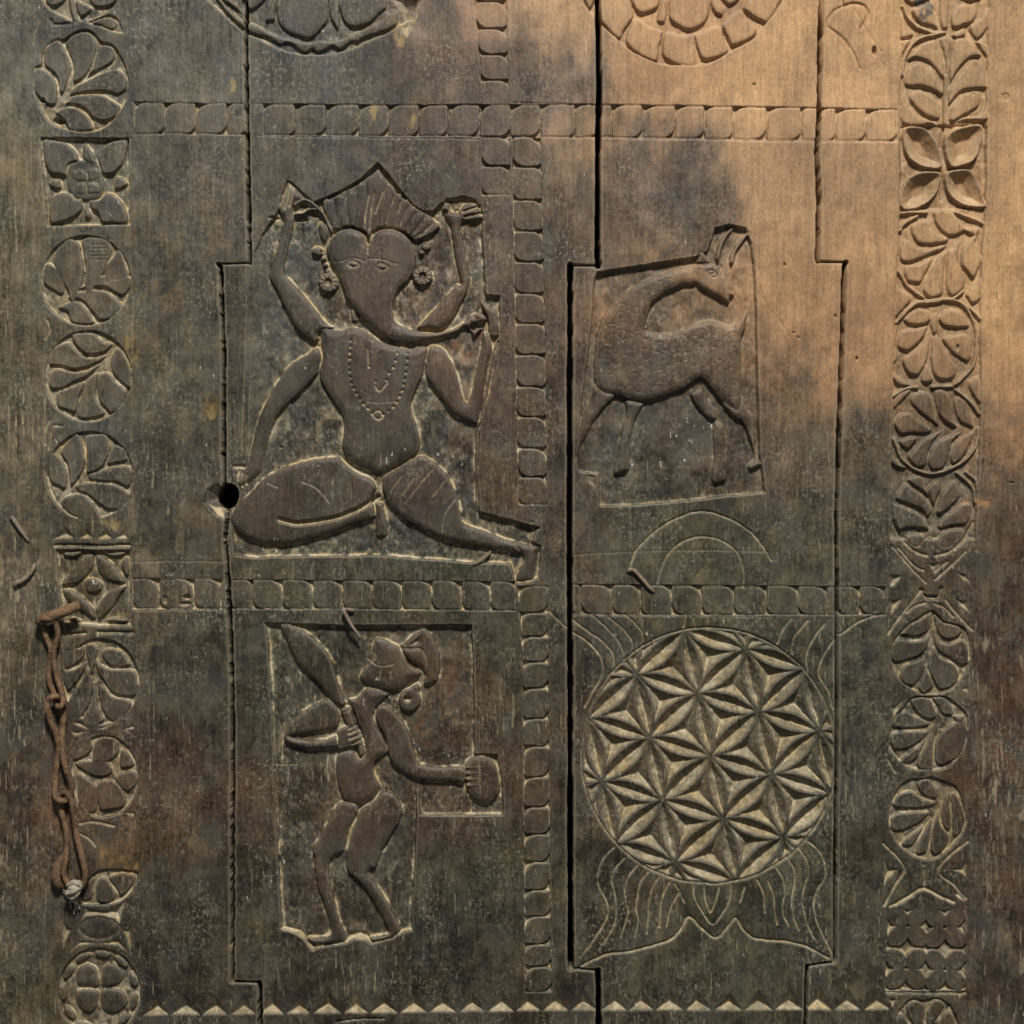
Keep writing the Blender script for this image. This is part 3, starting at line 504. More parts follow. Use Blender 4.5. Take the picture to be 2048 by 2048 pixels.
DP('625,960 785,1045 700,1150 620,1260 560,1380 520,1450 482,1565 465,1500 480,1320 530,1200 590,1080', 'leg', top=-.5)
DP('1380,50 1250,85 1080,135 950,195 850,265 740,370 670,480 630,610 615,760 625,980 700,1050 780,1055 880,1085 1000,1105 1150,1065 1310,1000 1420,930 1500,1010 1580,1100 1700,1180 1742,1100 1737,900 1742,620 1772,540 1782,400 1735,430 1660,515 1600,500 1510,475 1420,490 1320,520 1220,570 1120,580 1030,560 1012,545 1040,430 1080,350 1190,270 1300,225 1400,205 1440,120', 'body', top=1.5, pil=7, pw=14)
DP('1530,1940 1570,1800 1660,1708 1692,1712 1620,1810 1580,1940 1560,1990', 'horn', t20, top=-.5, pw=8)
DP('1640,1990 1640,1932 1660,1880 1740,1780 1790,1738 1802,1770 1740,1850 1700,1910 1680,1990', 'horn', t20, top=-.5, pw=8)
DP('1385,45 1420,-40 1460,-30 1500,30 1480,70 1430,60', 'ear', top=.5, pw=6)
DP('1380,60 1385,200 1450,262 1550,312 1640,360 1652,312 1692,297 1662,260 1620,200 1585,100 1570,65 1480,45', 'head', top=2)
groove(t21('1470,120 1510,105 1545,150 1510,160 1472,122'), 4, 3); groove(t21('1640,290 1690,290'), 3, 2); hole(*t21('1510,135')[0], 4, 3, 3)
body = smooth(t21('1330,90 1080,150 860,280 700,480 650,640 640,960 800,1040 1000,1080 1300,980 1420,910 1600,1080 1715,1100 1715,640 1640,540 1400,520 1200,600 1000,580 1030,400 1180,250'), n=2)
bm = np.zeros(2); n = 0; placed = []
while n < 100:
    x = random.uniform(1180, 1480); y = random.uniform(530, 800)
    d = segd(body, True, np.array([[x]], np.float32), np.array([[y]], np.float32))[0, 0]
    if d > -6 or any((x-a)**2 + (y-b)**2 < 210 for a, b in placed):
        n += .05; continue
    placed.append((x, y)); n += 1
    r = random.uniform(6, 9.5); a0 = random.uniform(0, 6.2); ar = np.linspace(a0, a0 + random.uniform(2.2, 4.2), 7)
    groove(np.stack([x + r * np.cos(ar), y + r * .85 * np.sin(ar)], 1), 2.3, 1.0, .12, sm=False)
for s in ['-70,60 -80,700 -100,1400', '-40,900 -60,1500', '-95,1000 -110,1500']: groove(t11(s), 3, 1.2, .3)
# hinged arch lines under the deer
groove(pts('1259,1137 1271,1103 1289,1082 1321,1053 1355,1035 1390,1024 1424,1024 1465,1040 1500,1062 1525,1090 1542,1120'), 5, 4, .9)
groove(T(2, 2, '1100,540 1120,430 1190,300 1290,220 1420,185 1560,205 1680,280 1730,370 1750,480 1745,570'), 4, 3, .8)

# ================================================================== STANDING FIGURE WITH CLUB
t13 = lambda s: T(1, 3, s)
GPD = 0
SG = part('standing_figure', 'figure walking with a long club and a round jar')
recess(np.concatenate([A('30,95 200,100 700,112 1645,108 1660,500 1666,1080 1664,1110 1840,1110 1870,1250 1892,1550 1880,1592 1230,1592 1212,1400'), t13('1222,370 1205,700 1185,1000 1185,1235 1110,1245 1020,1300 880,1335 790,1280 700,1320 560,1350 430,1375 330,1255 190,1215 170,900 140,400'), A('100,1200 80,700 45,150')]), 12, 4.5, 3.5, sm=False, fig=.45,
   soft=lambda x, y: 1 - .45 * sst(565, 548, x) * sst(1330, 1500, y) * sst(1850, 1800, y))
GP = lambda s, nm, conv=A, **kw: piece(conv(s), nm, SG, **{**dict(top=.3, pil=5.5, pw=11, edge=4.5, inset=.5, pol=.6, dome=2.6), **kw})
GP('1080,270 1170,190 1270,122 1340,200 1392,320 1397,450 1380,550 1310,592 1250,580 1262,500 1250,470 1160,420 1110,330', 'hair', top=-1.5, sm=False, dome=.5)
pit(A('1140,272 1255,175 1255,262 1200,282'), 7, .8); GP('1095,290 1250,290 1302,380 1290,460 1210,445 1130,380', 'ear', top=-.8)
GP('510,685 420,720 300,790 210,880 175,960 190,1010 280,975 400,958 560,935 620,885 618,780 560,705', 'upper_arm', top=-1.5)
GP('630,250 780,290 700,480 660,640 570,700 560,830 600,1000 640,1150 690,1270 670,1322 450,1345 370,1300 400,1275 540,1262 555,1200 500,1020 450,880 430,680 420,620 500,470', 'leg', t13, top=-1.2)
GP('940,178 1010,175 1070,220 1107,310 1092,400 1030,510 960,630 915,750 860,790 950,930 1040,1090 1100,1222 1020,1292 880,1325 850,1280 990,1250 960,1170 870,1000 780,880 690,800 670,720 690,580 740,400 790,290 870,250', 'leg', t13, top=.3)
GP('830,590 1000,640 960,700 900,760 880,850 960,1000 1000,1100 900,1180 890,1270 930,1350 920,1400 880,1460 790,1517 720,1510 640,1470 600,1370 578,1250 590,1110 700,1080 760,1130 800,1120 790,980 740,860 700,740 670,690 750,670', 'torso', top=.6, pw=18)
GP('960,720 1050,790 1120,870 1170,1000 1220,1160 1250,1190 1350,1207 1580,1210 1585,1342 1450,1332 1250,1327 1130,1282 1010,1180 980,1100 960,1000 900,880 892,770', 'outstretched_arm', top=.8)
GP('1578,1190 1640,1128 1730,1113 1812,1160 1852,1260 1862,1400 1812,1482 1740,1517 1660,1480 1600,1412 1585,1300', 'jar', top=-.5, pw=16)
for k in range(4): GP('%d,%d %d,%d %d,%d %d,%d' % (1590, 1200+k*46, 1740-k*14, 1196+k*46, 1750-k*14, 1232+k*46, 1590, 1238+k*46), 'finger', top=1.6, pil=3, pw=6, inset=.2)
GP('190,965 290,985 400,1002 500,992 590,965 610,1060 500,1080 380,1087 270,1062 195,1020', 'forearm', top=.3, pw=9)
GP('140,112 220,98 330,150 450,240 540,350 590,480 620,600 662,700 662,750 610,747 540,690 450,580 340,480 260,380 195,240', 'club', top=.8)
GP('612,765 692,742 730,850 745,895 690,925 655,880', 'club_handle', top=.5, pw=8); GP('742,1040 800,1030 808,1130 770,1149 745,1090', 'club_butt', top=.5, pw=8); groove(A('600,752 670,738'), 6, 5); groove(A('625,800 720,765'), 4, 2, .4)
GP('598,930 660,890 730,880 780,960 802,1040 740,1065 690,1072 600,1085 588,1000', 'hand', top=1.4, pil=3, pw=8)
for s in ['688,918 745,893', '685,955 768,918', '690,995 772,962', '708,1040 780,1000']: groove(A(s), 6, 5)
groove(A('745,1070 745,1120 775,1150 805,1120 800,1070'), 4, 3, .6)
GP('1150,600 1210,560 1240,600 1220,660 1170,660', 'bead', top=-1)
GP(' '.join('%.0f,%.0f' % tuple(v) for v in ell(1155, 695, 92, 105, 0, 22)), 'earring', top=-.5, pil=4, pw=10); hole(*A('1140,690')[0], 9, 8, 8); groove(A('1060,690 1090,620 1150,600'), 4, 2, .5)
GP('890,213 960,220 1030,250 1080,280 1120,360 1150,420 1252,482 1190,550 1100,610 1010,637 900,610 810,577 762,520 790,460 830,420 860,330 870,260', 'head', top=1.5, pw=18)
for s in ['825,375 880,410 950,435 1030,420', '935,460 922,530', '1010,470 1015,520', '860,330 900,350 870,400']: groove(A(s), 3, 1.5, .5)
groove(T(1, 3, '195,1212 330,1252 430,1375'), 8, 5, .8); pit(t13('670,1335 700,1250 820,1240 870,1300 885,1345 830,1310 740,1300'), 5, .8, .8, sm=True)

# ================================================================== LOTUS LINES AROUND THE ROSETTE
t23 = lambda s: T(2, 3, s); t22 = lambda s: T(2, 2, s)
for conv, lst in [(t23, ['770,600 690,680 650,780 655,880 700,980 725,1060 700,1160 640,1260 570,1360 515,1430', '850,680 780,760 755,840 775,950 785,1060 775,1160 730,1260 680,1330', '945,730 880,820 850,900 860,980 875,1080 850,1180 820,1275', '1030,780 970,860 950,950 935,1050 950,1150 925,1270', '1110,820 1060,900 1035,1000 1025,1130 1015,1250', '1190,860 1140,960 1120,1060 1110,1200', '1260,940 1200,1050 1165,1190', '1230,870 1265,930 1300,1010', '1370,880 1380,980 1440,1090 1515,1180 1600,1080 1640,990 1660,880', '1450,890 1460,980 1500,1090 1545,980 1565,890', '1760,890 1720,1010', '1850,840 1900,950 1910,1090']),
   (t33, ['300,550 390,630 435,740 430,830 370,930 345,1030 370,1160 430,1290 490,1400', '235,610 290,690 310,780 270,900 260,1000 290,1150 345,1280', '145,670 200,770 195,880 180,1000 195,1120 235,1220', '65,750 115,840 125,950 110,1080 155,1190', '0,850 45,960 50,1060 70,1180']),
   (t22, ['280,750 400,860 430,880', '460,905 560,970 650,1060 685,1150 670,1240 600,1370 550,1470', '460,810 560,890 680,970 760,1070 775,1160 760,1220', '620,790 720,880 800,970 840,1060 845,1110', '730,790 840,880 905,970 915,1060', '850,770 930,840 985,910 990,1010', '1310,760 1295,870', '1370,800 1385,870']),
   (t32, ['180,800 110,890 70,990', '300,820 210,920 180,1010 185,1070', '430,840 340,960 290,1080 300,1200', '860,770 700,820 580,900 535,930', '510,950 420,1080 380,1180 400,1260 460,1360 490,1480'])]:
    for s in lst: groove(conv(s), 4.2, 3.4, .62)
groove(t23('490,1510 600,1450 720,1405 900,1380 1060,1340 1200,1290 1280,1210 1335,1120 1420,1200 1535,1280 1620,1210 1690,1130 1740,1210 1820,1280 1932,1300 2090,1310 2210,1340 2330,1400 2390,1430'), 6.5, 5, .72)

# ================================================================== FLOWER ROSETTE (overlapping circles, chip carved)
RO = part('flower_rosette', 'large round rosette of overlapping six petalled flowers')
RC = np.array([1421., 1512.]); aL = 128.0
b1 = np.array([-25.5, -125.2]); b2 = np.array([96., -88.])
lat = [RC + i*b1 + j*b2 for i in range(-4, 5) for j in range(-4, 5)]
disc_c = np.array([1418., 1511.]); disc_r = 255.
lat = [q for q in lat if np.linalg.norm(q - RC) < aL * 2.8]
sl = win(np.array([disc_c - disc_r, disc_c + disc_r]), 6)
gx, gy = WX[sl], WY[sl]
dd = disc_r - np.hypot(gx - disc_c[0], (gy - disc_c[1]) * 1.0)
md = np.clip(dd, 0, 99).copy()
dist = [np.hypot(gx - q[0], gy - q[1]) for q in lat]
for q, di in zip(lat, dist): np.minimum(md, np.abs(di - aL), out=md)
ins = dd > 0
soft = 16.0
H[sl] = np.where(ins, H[sl] - np.minimum(1.05 * np.sqrt(md*md + 2.5) - 1.6, 18) * (.92 + .35 * FLOORN[sl]) - sst(1, 6, md) * 2.2 * (fbm(gx / 9, gy / 9, 98, 3) - .5) , H[sl])
DUST[sl] = np.maximum(DUST[sl], np.where(ins, (.18 + .62 * fbm(gx / 26, gy / 30, 90, 4) + .2 * sst(.4, .7, vn(gx / 7, gy / 7, 96))) * sst(1.5, 6, md) * (1 - .35 * sst(1440, 1640, gx) * sst(1620, 1480, gy)), 0))
cents = [q + f * (b1 + b2) / 3 for q in lat for f in (1, 2)]
cents = [c for c in cents if np.hypot(*(c - disc_c)) < disc_r + 20]
near = np.argmin(np.stack([np.hypot(gx - c[0], gy - c[1]) for c in cents]), 0)
for k_ in range(len(cents)):
    f_ = ins & (near == k_)
    if f_.sum() > 60: claim(sl, f_, add_piece('facet', RO))
PAIRS = []
for i in range(len(lat)):
    for j in range(i):
        if np.linalg.norm(lat[i] - lat[j]) < aL * 1.2: PAIRS.append((i, j))
for i, j in PAIRS:
    # lens between two flower centres: inside the circles round their two shared neighbours
    m_ = (lat[i] + lat[j]) / 2; v = lat[i] - lat[j]; pr = np.array([-v[1], v[0]]) * .866
    c1, c2 = m_ + pr, m_ - pr
    le = (np.hypot(gx - c1[0], gy - c1[1]) < aL) & (np.hypot(gx - c2[0], gy - c2[1]) < aL) & ins
    if le.sum() > 60: claim(sl, le, add_piece('petal', RO))

groove(ell(disc_c[0], disc_c[1], disc_r + 1, disc_r + 1, 0, 90)[np.r_[0:90, 0]], 5, 4, .35, sm=False)
# ================================================================== SAWTOOTH ROW
x = 283.0; k = 0
while x < 1770:
    wd = 57.4 + random.uniform(-5, 5); yb = np.interp(x, [283, 500, 1100, 1770], [2031.5, 2030, 2022.5, 2021])
    pit(np.array([(x, yb), (x + wd / 2 + random.uniform(-3, 3), yb - 44 + random.uniform(-8, 6)), (x + wd, yb)]), random.uniform(13, 20), random.uniform(.8, 1.0), random.uniform(.6, 1.05))
    x += wd
groove(pts('672,2044 740,2036 768,2038'), 5, 5)

# ================================================================== SCRATCHES AND SMALL FAULTS
for s in ['990,378 1300,372 1700,378', '1000,745 1700,742', '990,500 1700,500']: groove(t02(s), 2.2, 1.1, .3)
for s in ['990,770 1250,768', '1000,1015 1240,1012 1720,1010']: groove(t00(s), 2.2, 1)
for s in ['460,325 940,300 1460,290 1932,300', '460,545 900,560 1932,575', '460,780 1100,785 1932,795']: groove(t22(s), 2.2, 1, .3)
groove(t10('0,785 900,795 1690,790'), 2.5, 1.5); groove(t10('0,1025 850,1040 1690,1050'), 2.5, 1.2)
groove(t20('0,775 900,795 1932,812'), 2.5, 1.6); groove(t20('0,1028 900,1045 1932,1062'), 2.5, 1.4)
groove(t30('0,808 980,826'), 2.5, 1.6); groove(t30('0,1066 980,1070'), 2.5, 1.4)
groove(np.concatenate([t21('1890,310'), t31('0,380 150,590 200,700 225,900')]), 2.5, 1.4); groove(t21('930,930 1000,1040'), 2, .8)
for s in ['930,1240 1010,1400', '820,1430 920,1640']: groove(t20(s), 2, .8, .3)
groove(t31('980,0 965,300 945,700 935,1000 910,1470'), 3, 2.5)
groove(t32('910,380 905,700 915,900'), 3, 2); groove(t30('985,-60 990,940 1000,1580 990,1932'), 3.5, 3); groove(t30('1672,0 1665,400 1672,900 1668,1560 1625,1700 1600,1932'), 3, 2)
groove(t00('985,1040 985,1700'), 3, 2, .3); groove(t02('990,290 992,860'), 3, 2, .3); groove(t01('1005,130 1000,900 1000,1400'), 2.5, 1, .2)
groove(A('95,1190 180,1205 290,1200'), 2.5, 1, .5)
for e in [(2012,194,9,9,2.5),(1713,717,4,5,9),(1671,632,3,5,7),(1598,675,2.5,3.5,6),(1587,665,3,3,5),(1569,530,3,5,6),(2023,966,6,2.5,5),(373,1195,9,7,9),(370,1208,12,5,4),(330,1200,6,9,4),(1064,1044,3,3,3),(560,894,5,3,4),(1508,168,4,3,6),(1916,695,4,7,6),(1946,187,4,4,3)]: hole(*e)
for k in range(26):                                   # drying checks that follow the grain
    x = random.choice([random.uniform(20, 70), random.uniform(280, 470), random.uniform(530, 1000), random.uniform(1150, 1660), random.uniform(1700, 1770), random.uniform(1985, 2040)]); y = random.uniform(-10, 1950); L_ = random.uniform(60, 260)
    q = np.array([(x + 5 * (float(vn(np.array([x / 50]), np.array([t / 60]), 300)[0]) - .5) + (t - y) * .012, t) for t in np.linspace(y, y + L_, 9)])
    groove(q, random.uniform(1.6, 2.6), random.uniform(1.0, 2.4), 0)
# through hole beside the seated figure, with its chipped lip
pit(np.array([(404,1004),(412,976),(436,964),(462,990),(455,1032),(448,1040),(425,1030)]), 18, .75)
DUST[win(np.array([(405,1000),(450,1040)]), 0)] += 0
lp = np.array([(408,1002),(428,1010),(453,1016),(449,1040),(432,1030)]); sl, sd = sdf(lp); DUST[sl] = np.maximum(DUST[sl], 1.2 * sst(1, 5, -sd))
sl, sd = sdf(ell(455, 993, 21, 25, .3)); H[sl] = np.where(sd < 1.5, np.minimum(H[sl], -58 * sst(1.5, -1.5, sd)), H[sl])

# ================================================================== SEAM GAPS, PLANK UNEVENNESS, GRAIN RELIEF
def seam_x(k, y):
    p = SEAMS[k][0].copy()
    yy = p[:, 1] + np.arange(len(p)) * 1e-4
    return np.interp(y, yy, p[:, 0])
H += 2.2 * (fbm(X / 190, Y / 260, 61, 3) - .5)
H += (1 - .6 * np.clip(POL, 0, 1)) * (.8 * (fbm(X / 6, Y / 80, 63, 3) - .5) + .4 * (fbm(X / 4, Y / 7, 66, 2) - .5))
dark = np.clip(sst(560, 1400, Y + .35 * (1024 - X)), 0, 1) * (1 - .0 * X)
ero = sst(.60, .74, fbm(X / 6, Y / 60, 71, 3)) * sst(.45, .65, fbm(X / 120, Y / 160, 74, 2)); H -= 1.9 * ero * (.35 + .65 * dark)
for k, (p, (wd, narrow)) in enumerate(SEAMS):
    for seg in range(len(p) - 1):
        a, b = p[seg], p[seg + 1]
        horiz = abs(b[0] - a[0]) > 3 * abs(b[1] - a[1])
        ww = (2.6 if horiz else wd * (narrow if a[1] > 900 else 1.0))
        q = np.array([a, b]); s_ = win(q, 12); d = segd(q, False, WX[s_] * .4 + X[s_] * .6, Y[s_])
        ww = ww * (0.82 + .36 * vn(Y[s_] / 22 + 7 * k, X[s_] * 0, 83)) if not horiz else ww
        if k == 0: ww = ww * (.72 + .4 * sst(.3, .55, vn(Y[s_] / 9, X[s_] * 0, 84)))
        g = sst(ww / 2 + 1.3, ww / 2 - .8, d) * (np.clip(ww / 2.6, .15, 1))
        H[s_] = np.minimum(H[s_], -g * (16 if horiz else 60) + H[s_] * (1 - g))
        H[s_] -= .5 * sst(6, 2, d)

# ================================================================== STAINS (wood colour with the light's falloff painted in) AND DUST
def lin(c):
    c = np.asarray(c, float) / 255; return np.where(c <= .04045, c / 12.92, ((c + .055) / 1.055) ** 2.4)
CP = '''30 60 92 90 82;150 150 85 84 78;330 80 92 90 84;330 160 100 96 86;600 60 78 80 80;600 160 84 82 78;740 120 84 78 72;820 60 120 94 78;820 160 95 80 72;920 50 148 118 92;1040 60 172 138 102;1030 150 100 84 76;960 130 97 80 76;1250 150 172 132 98;1300 50 165 128 98;1480 150 178 140 105;1620 80 170 132 98;1640 170 178 140 108;1790 150 150 122 92;1900 60 165 130 98;1900 250 178 140 105;1800 250 150 120 92
60 330 105 97 78;150 340 80 82 80;350 300 88 84 74;350 400 92 86 76;420 420 85 75 68;440 250 84 80 74;600 250 78 78 70;620 300 80 70 65;850 280 82 70 64;860 350 80 66 60;940 420 88 66 55;980 340 90 78 66;990 450 82 78 70;1080 280 150 118 88;1080 440 105 85 70;1200 310 116 94 78;1280 360 98 84 75;1330 420 106 88 75;1230 440 130 104 82;1440 330 160 126 96;1480 430 165 130 98;1600 330 150 120 95;1640 450 165 130 98;1780 500 165 130 98;1900 500 178 140 105;2000 300 180 142 106
40 560 95 88 70;160 530 85 80 70;330 600 92 86 70;320 520 84 78 68;450 600 84 80 68;560 450 78 80 76;700 520 90 74 66;560 560 85 80 68;690 680 82 70 64;720 820 76 70 60;560 750 80 78 66;850 600 105 82 68;940 700 92 68 54;1010 640 88 72 60;1050 640 85 66 56;1050 720 84 66 55;1150 560 125 98 72;1200 640 112 88 70;1300 560 150 118 88;1300 700 92 76 66;1200 720 86 74 66;1400 640 140 108 82;1400 740 105 88 74;1500 600 165 128 94;1520 730 140 106 80;1620 600 150 116 88;1640 720 160 122 90;1760 700 150 118 88;1900 700 165 128 95;2000 620 172 134 100
40 750 100 92 74;50 860 98 90 72;160 870 78 78 74;330 750 84 78 66;330 930 78 70 60;450 760 80 76 64;560 930 78 68 58;800 930 76 64 56;930 850 84 68 55;1050 880 82 66 56;1150 800 86 76 66;1200 820 72 74 66;1300 830 84 70 58;1380 860 92 74 60;1500 870 92 78 64;1560 850 90 80 66;1640 870 88 82 68;1750 840 96 78 64;1770 760 130 102 78;1880 830 138 105 78;1900 920 115 88 66;2000 850 140 108 80
40 1000 84 76 64;50 1100 90 80 66;60 1180 100 90 70;180 1080 92 86 66;330 1050 76 70 58;330 1180 74 66 56;600 1020 72 66 54;600 1090 72 70 56;850 1090 62 66 52;1050 1040 84 66 54;1000 1100 70 66 54;1200 1040 74 72 56;1350 1040 74 72 56;1500 1020 78 74 60;1640 1020 82 76 62;1760 960 80 70 60;1880 1000 95 75 58;1920 1100 94 74 58;1760 1100 74 68 57
40 1350 70 62 54;60 1280 80 74 60;60 1500 66 58 50;200 1280 72 68 58;200 1400 80 68 58;330 1280 74 66 56;330 1400 70 58 50;330 1550 88 66 50;150 1470 84 63 50;90 1560 86 68 53;410 1560 80 61 48;60 1430 76 63 54;250 1460 82 63 50;200 1530 102 77 55;100 1620 78 66 52;300 1585 98 78 56;300 1640 66 60 48;470 1250 60 62 50;600 1300 66 64 50;700 1380 78 64 52;620 1450 78 64 52;550 1550 72 64 50;680 1550 76 62 52;850 1280 98 70 48;820 1380 76 66 52;900 1300 78 62 46;880 1460 80 60 48;950 1200 62 64 50;1000 1300 64 64 50;1060 1300 76 60 50;1120 1250 66 60 50;1350 1420 84 76 58;1600 1250 62 64 54;1640 1350 64 64 54;1760 1300 76 68 56;1880 1250 88 66 52;1880 1400 88 64 50;2000 1300 92 72 56
40 1700 84 78 66;40 1850 88 80 62;170 1750 68 62 52;330 1700 58 56 46;330 1850 58 52 44;480 1700 60 58 46;600 1700 72 60 48;700 1650 70 64 52;650 1850 62 56 46;850 1700 60 60 48;1000 1700 62 60 48;1060 1700 70 62 48;1200 1650 66 58 48;1300 1780 66 64 52;1500 1700 62 62 52;1450 1850 68 66 52;1640 1700 70 66 54;1640 1850 66 60 50;1760 1650 70 64 52;1870 1600 78 62 50;1880 1750 80 62 52;1900 1880 78 66 56;1760 1850 66 62 50;1000 1920 60 52 42;600 1925 62 54 44;2000 1800 84 68 56'''
cp = np.array([[float(v) for v in e.split()] for l in CP.split('\n') for e in l.split(';')])
cpx = cp[:, :2] * 1.06004; cpc = lin(cp[:, 2:])
gxs = np.arange(-60, 2120, 12.0); QX, QY = np.meshgrid(gxs, gxs)
acc = np.zeros(QX.shape + (3,)); wsum = np.full(QX.shape, 1e-12)
nn = 1.0
for (px, py), c in zip(cpx, cpc):
    wgt = np.exp(-((QX - px)**2 + (QY - py)**2) / (2 * 52.0**2)) + 1e-4 * np.exp(-((QX - px)**2 + (QY - py)**2) / (2 * 160.0**2))
    acc += wgt[..., None] * np.log(c); wsum += wgt
acc2 = np.zeros(QX.shape + (3,)); ws2 = np.full(QX.shape, 1e-12)
for (px, py), c in zip(cpx, cpc):
    wgt = np.exp(-((QX - px)**2 + (QY - py)**2) / (2 * 92.0**2)); acc2 += wgt[..., None] * np.log(c / c.mean()); ws2 += wgt
la = acc / wsum[..., None]; low = np.exp(la - la.mean(-1, keepdims=True) * 0); lum_ = low.mean(-1, keepdims=True)
hue_ = np.exp(acc2 / ws2[..., None]); hue_ /= hue_.mean(-1, keepdims=True)
low = lum_ * (.35 * low / lum_ + .65 * hue_)
sx = X + 66 * (fbm(X / 70, Y / 95, 101, 4) - .5) + 16 * (fbm(X / 14, Y / 26, 105, 2) - .5)
sy = Y + 80 * (fbm(X / 60, Y / 110, 111, 4) - .5) + 42 * (fbm(X / 8, Y / 60, 115, 2) - .5)
ix = np.clip((sx + 60) / 12, 0, len(gxs) - 1.001); iy = np.clip((sy + 60) / 12, 0, len(gxs) - 1.001)
i0 = ix.astype(int); j0 = iy.astype(int); fx = (ix - i0)[..., None]; fy = (iy - j0)[..., None]
STAIN_LIGHT = (low[j0, i0]*(1-fx) + low[j0, i0+1]*fx)*(1-fy) + (low[j0+1, i0]*(1-fx) + low[j0+1, i0+1]*fx)*fy
# yellowish smears
def smear(cx, cy, a, b, col, amt, seed):
    sl_ = win(np.array([(cx - a*1.6, cy - b*1.6), (cx + a*1.6, cy + b*1.6)]), 2)
    r = np.hypot((X[sl_]-cx)/a, (Y[sl_]-cy)/b) + 1.9 * (fbm(X[sl_]/13, Y[sl_]/18, seed, 4) - .5)
    t = (amt * sst(1.0, .45, r))[..., None]
    t = t * sst(.25, .56, fbm(X[sl_]/6, Y[sl_]/17, seed + 40, 4))[..., None]; STAIN_LIGHT[sl_] = STAIN_LIGHT[sl_] * (1 - t) + lin(col) * t
for s in [(425,815,18,34,(150,125,75),.8,1),(345,603,26,30,(120,105,78),.6,2),(262,690,22,42,(135,115,75),.7,3),(75,560,45,60,(115,105,78),.5,4),(60,350,40,70,(118,106,80),.5,5),(240,1735,36,24,(140,112,66),.7,6),(224,1045,22,16,(150,130,85),.7,7),(233,1233,24,10,(150,135,85),.7,8),
   (1400,1148,45,16,(120,108,70),.6,9),(1296,1125,14,12,(120,108,66),.6,10),(1320,1245,20,14,(110,100,66),.6,11),(748,226,9,30,(150,132,90),.8,12),(826,230,11,34,(140,122,84),.7,13),(466,175,9,26,(140,125,90),.7,14),(800,60,22,44,(145,125,88),.7,15),(1250,760,30,30,(112,106,76),.5,16),(1850,12,26,30,(60,58,62),.8,17),(560,1180,40,40,(92,88,62),.6,18),(1390,720,30,40,(110,104,92),.5,19),(1960,1005,30,14,(150,112,78),.7,20),(1215,275,40,70,(98,84,76),.0,21),
   (1325,300,30,24,(92,80,74),.6,22),(1345,390,70,48,(94,82,76),.55,23),(1060,170,42,34,(84,74,72),.7,24),(1250,440,60,26,(104,86,72),.5,25),(1340,245,26,24,(112,94,80),.6,26),(1205,360,36,60,(112,92,76),.0,27),(560,480,26,60,(62,70,76),.6,28),(545,640,34,46,(58,62,66),.6,29),(530,720,30,40,(58,60,62),.5,30),(860,845,26,50,(60,68,70),.5,31),(1225,880,46,60,(62,70,64),.5,32),(1345,900,40,60,(66,66,58),.5,33),(500,1960,30,30,(52,48,40),.4,34),(830,590,30,36,(140,108,84),.4,35),(350,1668,150,34,(118,94,68),.95,36),(240,1685,70,60,(116,90,62),.85,37),(230,1590,60,60,(104,80,60),.7,49),(120,1640,110,60,(98,74,56),.8,50),(380,1630,100,60,(100,76,58),.8,51),(330,1540,110,70,(88,66,52),.7,52),(90,1530,90,80,(84,64,52),.6,53),(2010,1450,40,200,(96,68,54),.6,54),(1985,1700,40,160,(90,66,52),.6,55),(110,1180,60,70,(116,106,80),.6,38),(50,900,50,80,(116,106,82),.55,39),(70,420,40,60,(122,112,84),.5,40),(850,1400,22,120,(112,76,52),.6,41),(905,1430,16,110,(104,70,48),.5,42),(980,640,16,180,(104,74,58),.5,43),(640,1760,20,120,(96,68,50),.5,44),(1480,1880,50,50,(88,84,62),.5,45),(1385,1800,40,40,(92,88,64),.6,46),(2010,1900,24,60,(128,112,90),.6,47),(1640,1690,40,60,(92,86,66),.5,48)]: smear(*s)
dk = 1 - sst(.09, .24, STAIN_LIGHT.mean(-1))
mt = fbm(X / 52, Y / 66, 161, 6) - .5; mt2 = fbm(X / 17, Y / 24, 171, 5) - .5
STAIN_LIGHT = STAIN_LIGHT * np.exp((1.25 * mt + .75 * mt2) * (.28 + .72 * dk) * (1 - .5 * POL))[..., None]
hue = np.clip((fbm(X / 44, Y / 52, 181, 6) - .5) * 5, -1, 1) * dk                       # blue-black against olive and brown
STAIN_LIGHT = STAIN_LIGHT * np.stack([1 + .07 * hue, 1 + .02 * hue, 1 - .09 * hue], -1)
left = sst(560, 300, X) * sst(120, 500, Y) * sst(1500, 1250, Y) + .6 * sst(1250, 1450, Y) * sst(300, 60, X)
sc = sst(.555, .66, fbm(X / 24, Y / 32, 191, 6)) * dk * (1 - POL) * np.clip(.10 + .42 * left + .22 * sst(950, 1250, Y) * sst(1000, 1200, X), 0, 1)
STAIN_LIGHT = STAIN_LIGHT * (1 - sc[..., None]) + lin((122, 112, 88)) * sc[..., None]
ws = sst(.60, .70, fbm(X / 4.2, Y / 34, 201, 4)) * sst(.5, .62, fbm(X / 60, Y / 90, 205, 4)) * dk * (1 - POL) * (.10 + .65 * sst(750, 1300, Y) * np.clip(sst(160, 40, X) + sst(1880, 1990, X) + .8 * sst(60, 15, np.abs(X - 1670)) * sst(1200, 900, Y) + .5 * sst(90, 20, np.abs(X - 600)) , 0, 1))
STAIN_LIGHT = STAIN_LIGHT * (1 - ws[..., None]) + lin((150, 140, 118)) * ws[..., None]
STAIN_LIGHT = STAIN_LIGHT * (1 - .08 * dk * sst(60, 240, X))[..., None] * np.stack([1 - 0 * dk, 1 + .025 * (1 - dk), 1 - .06 * (1 - dk)], -1)
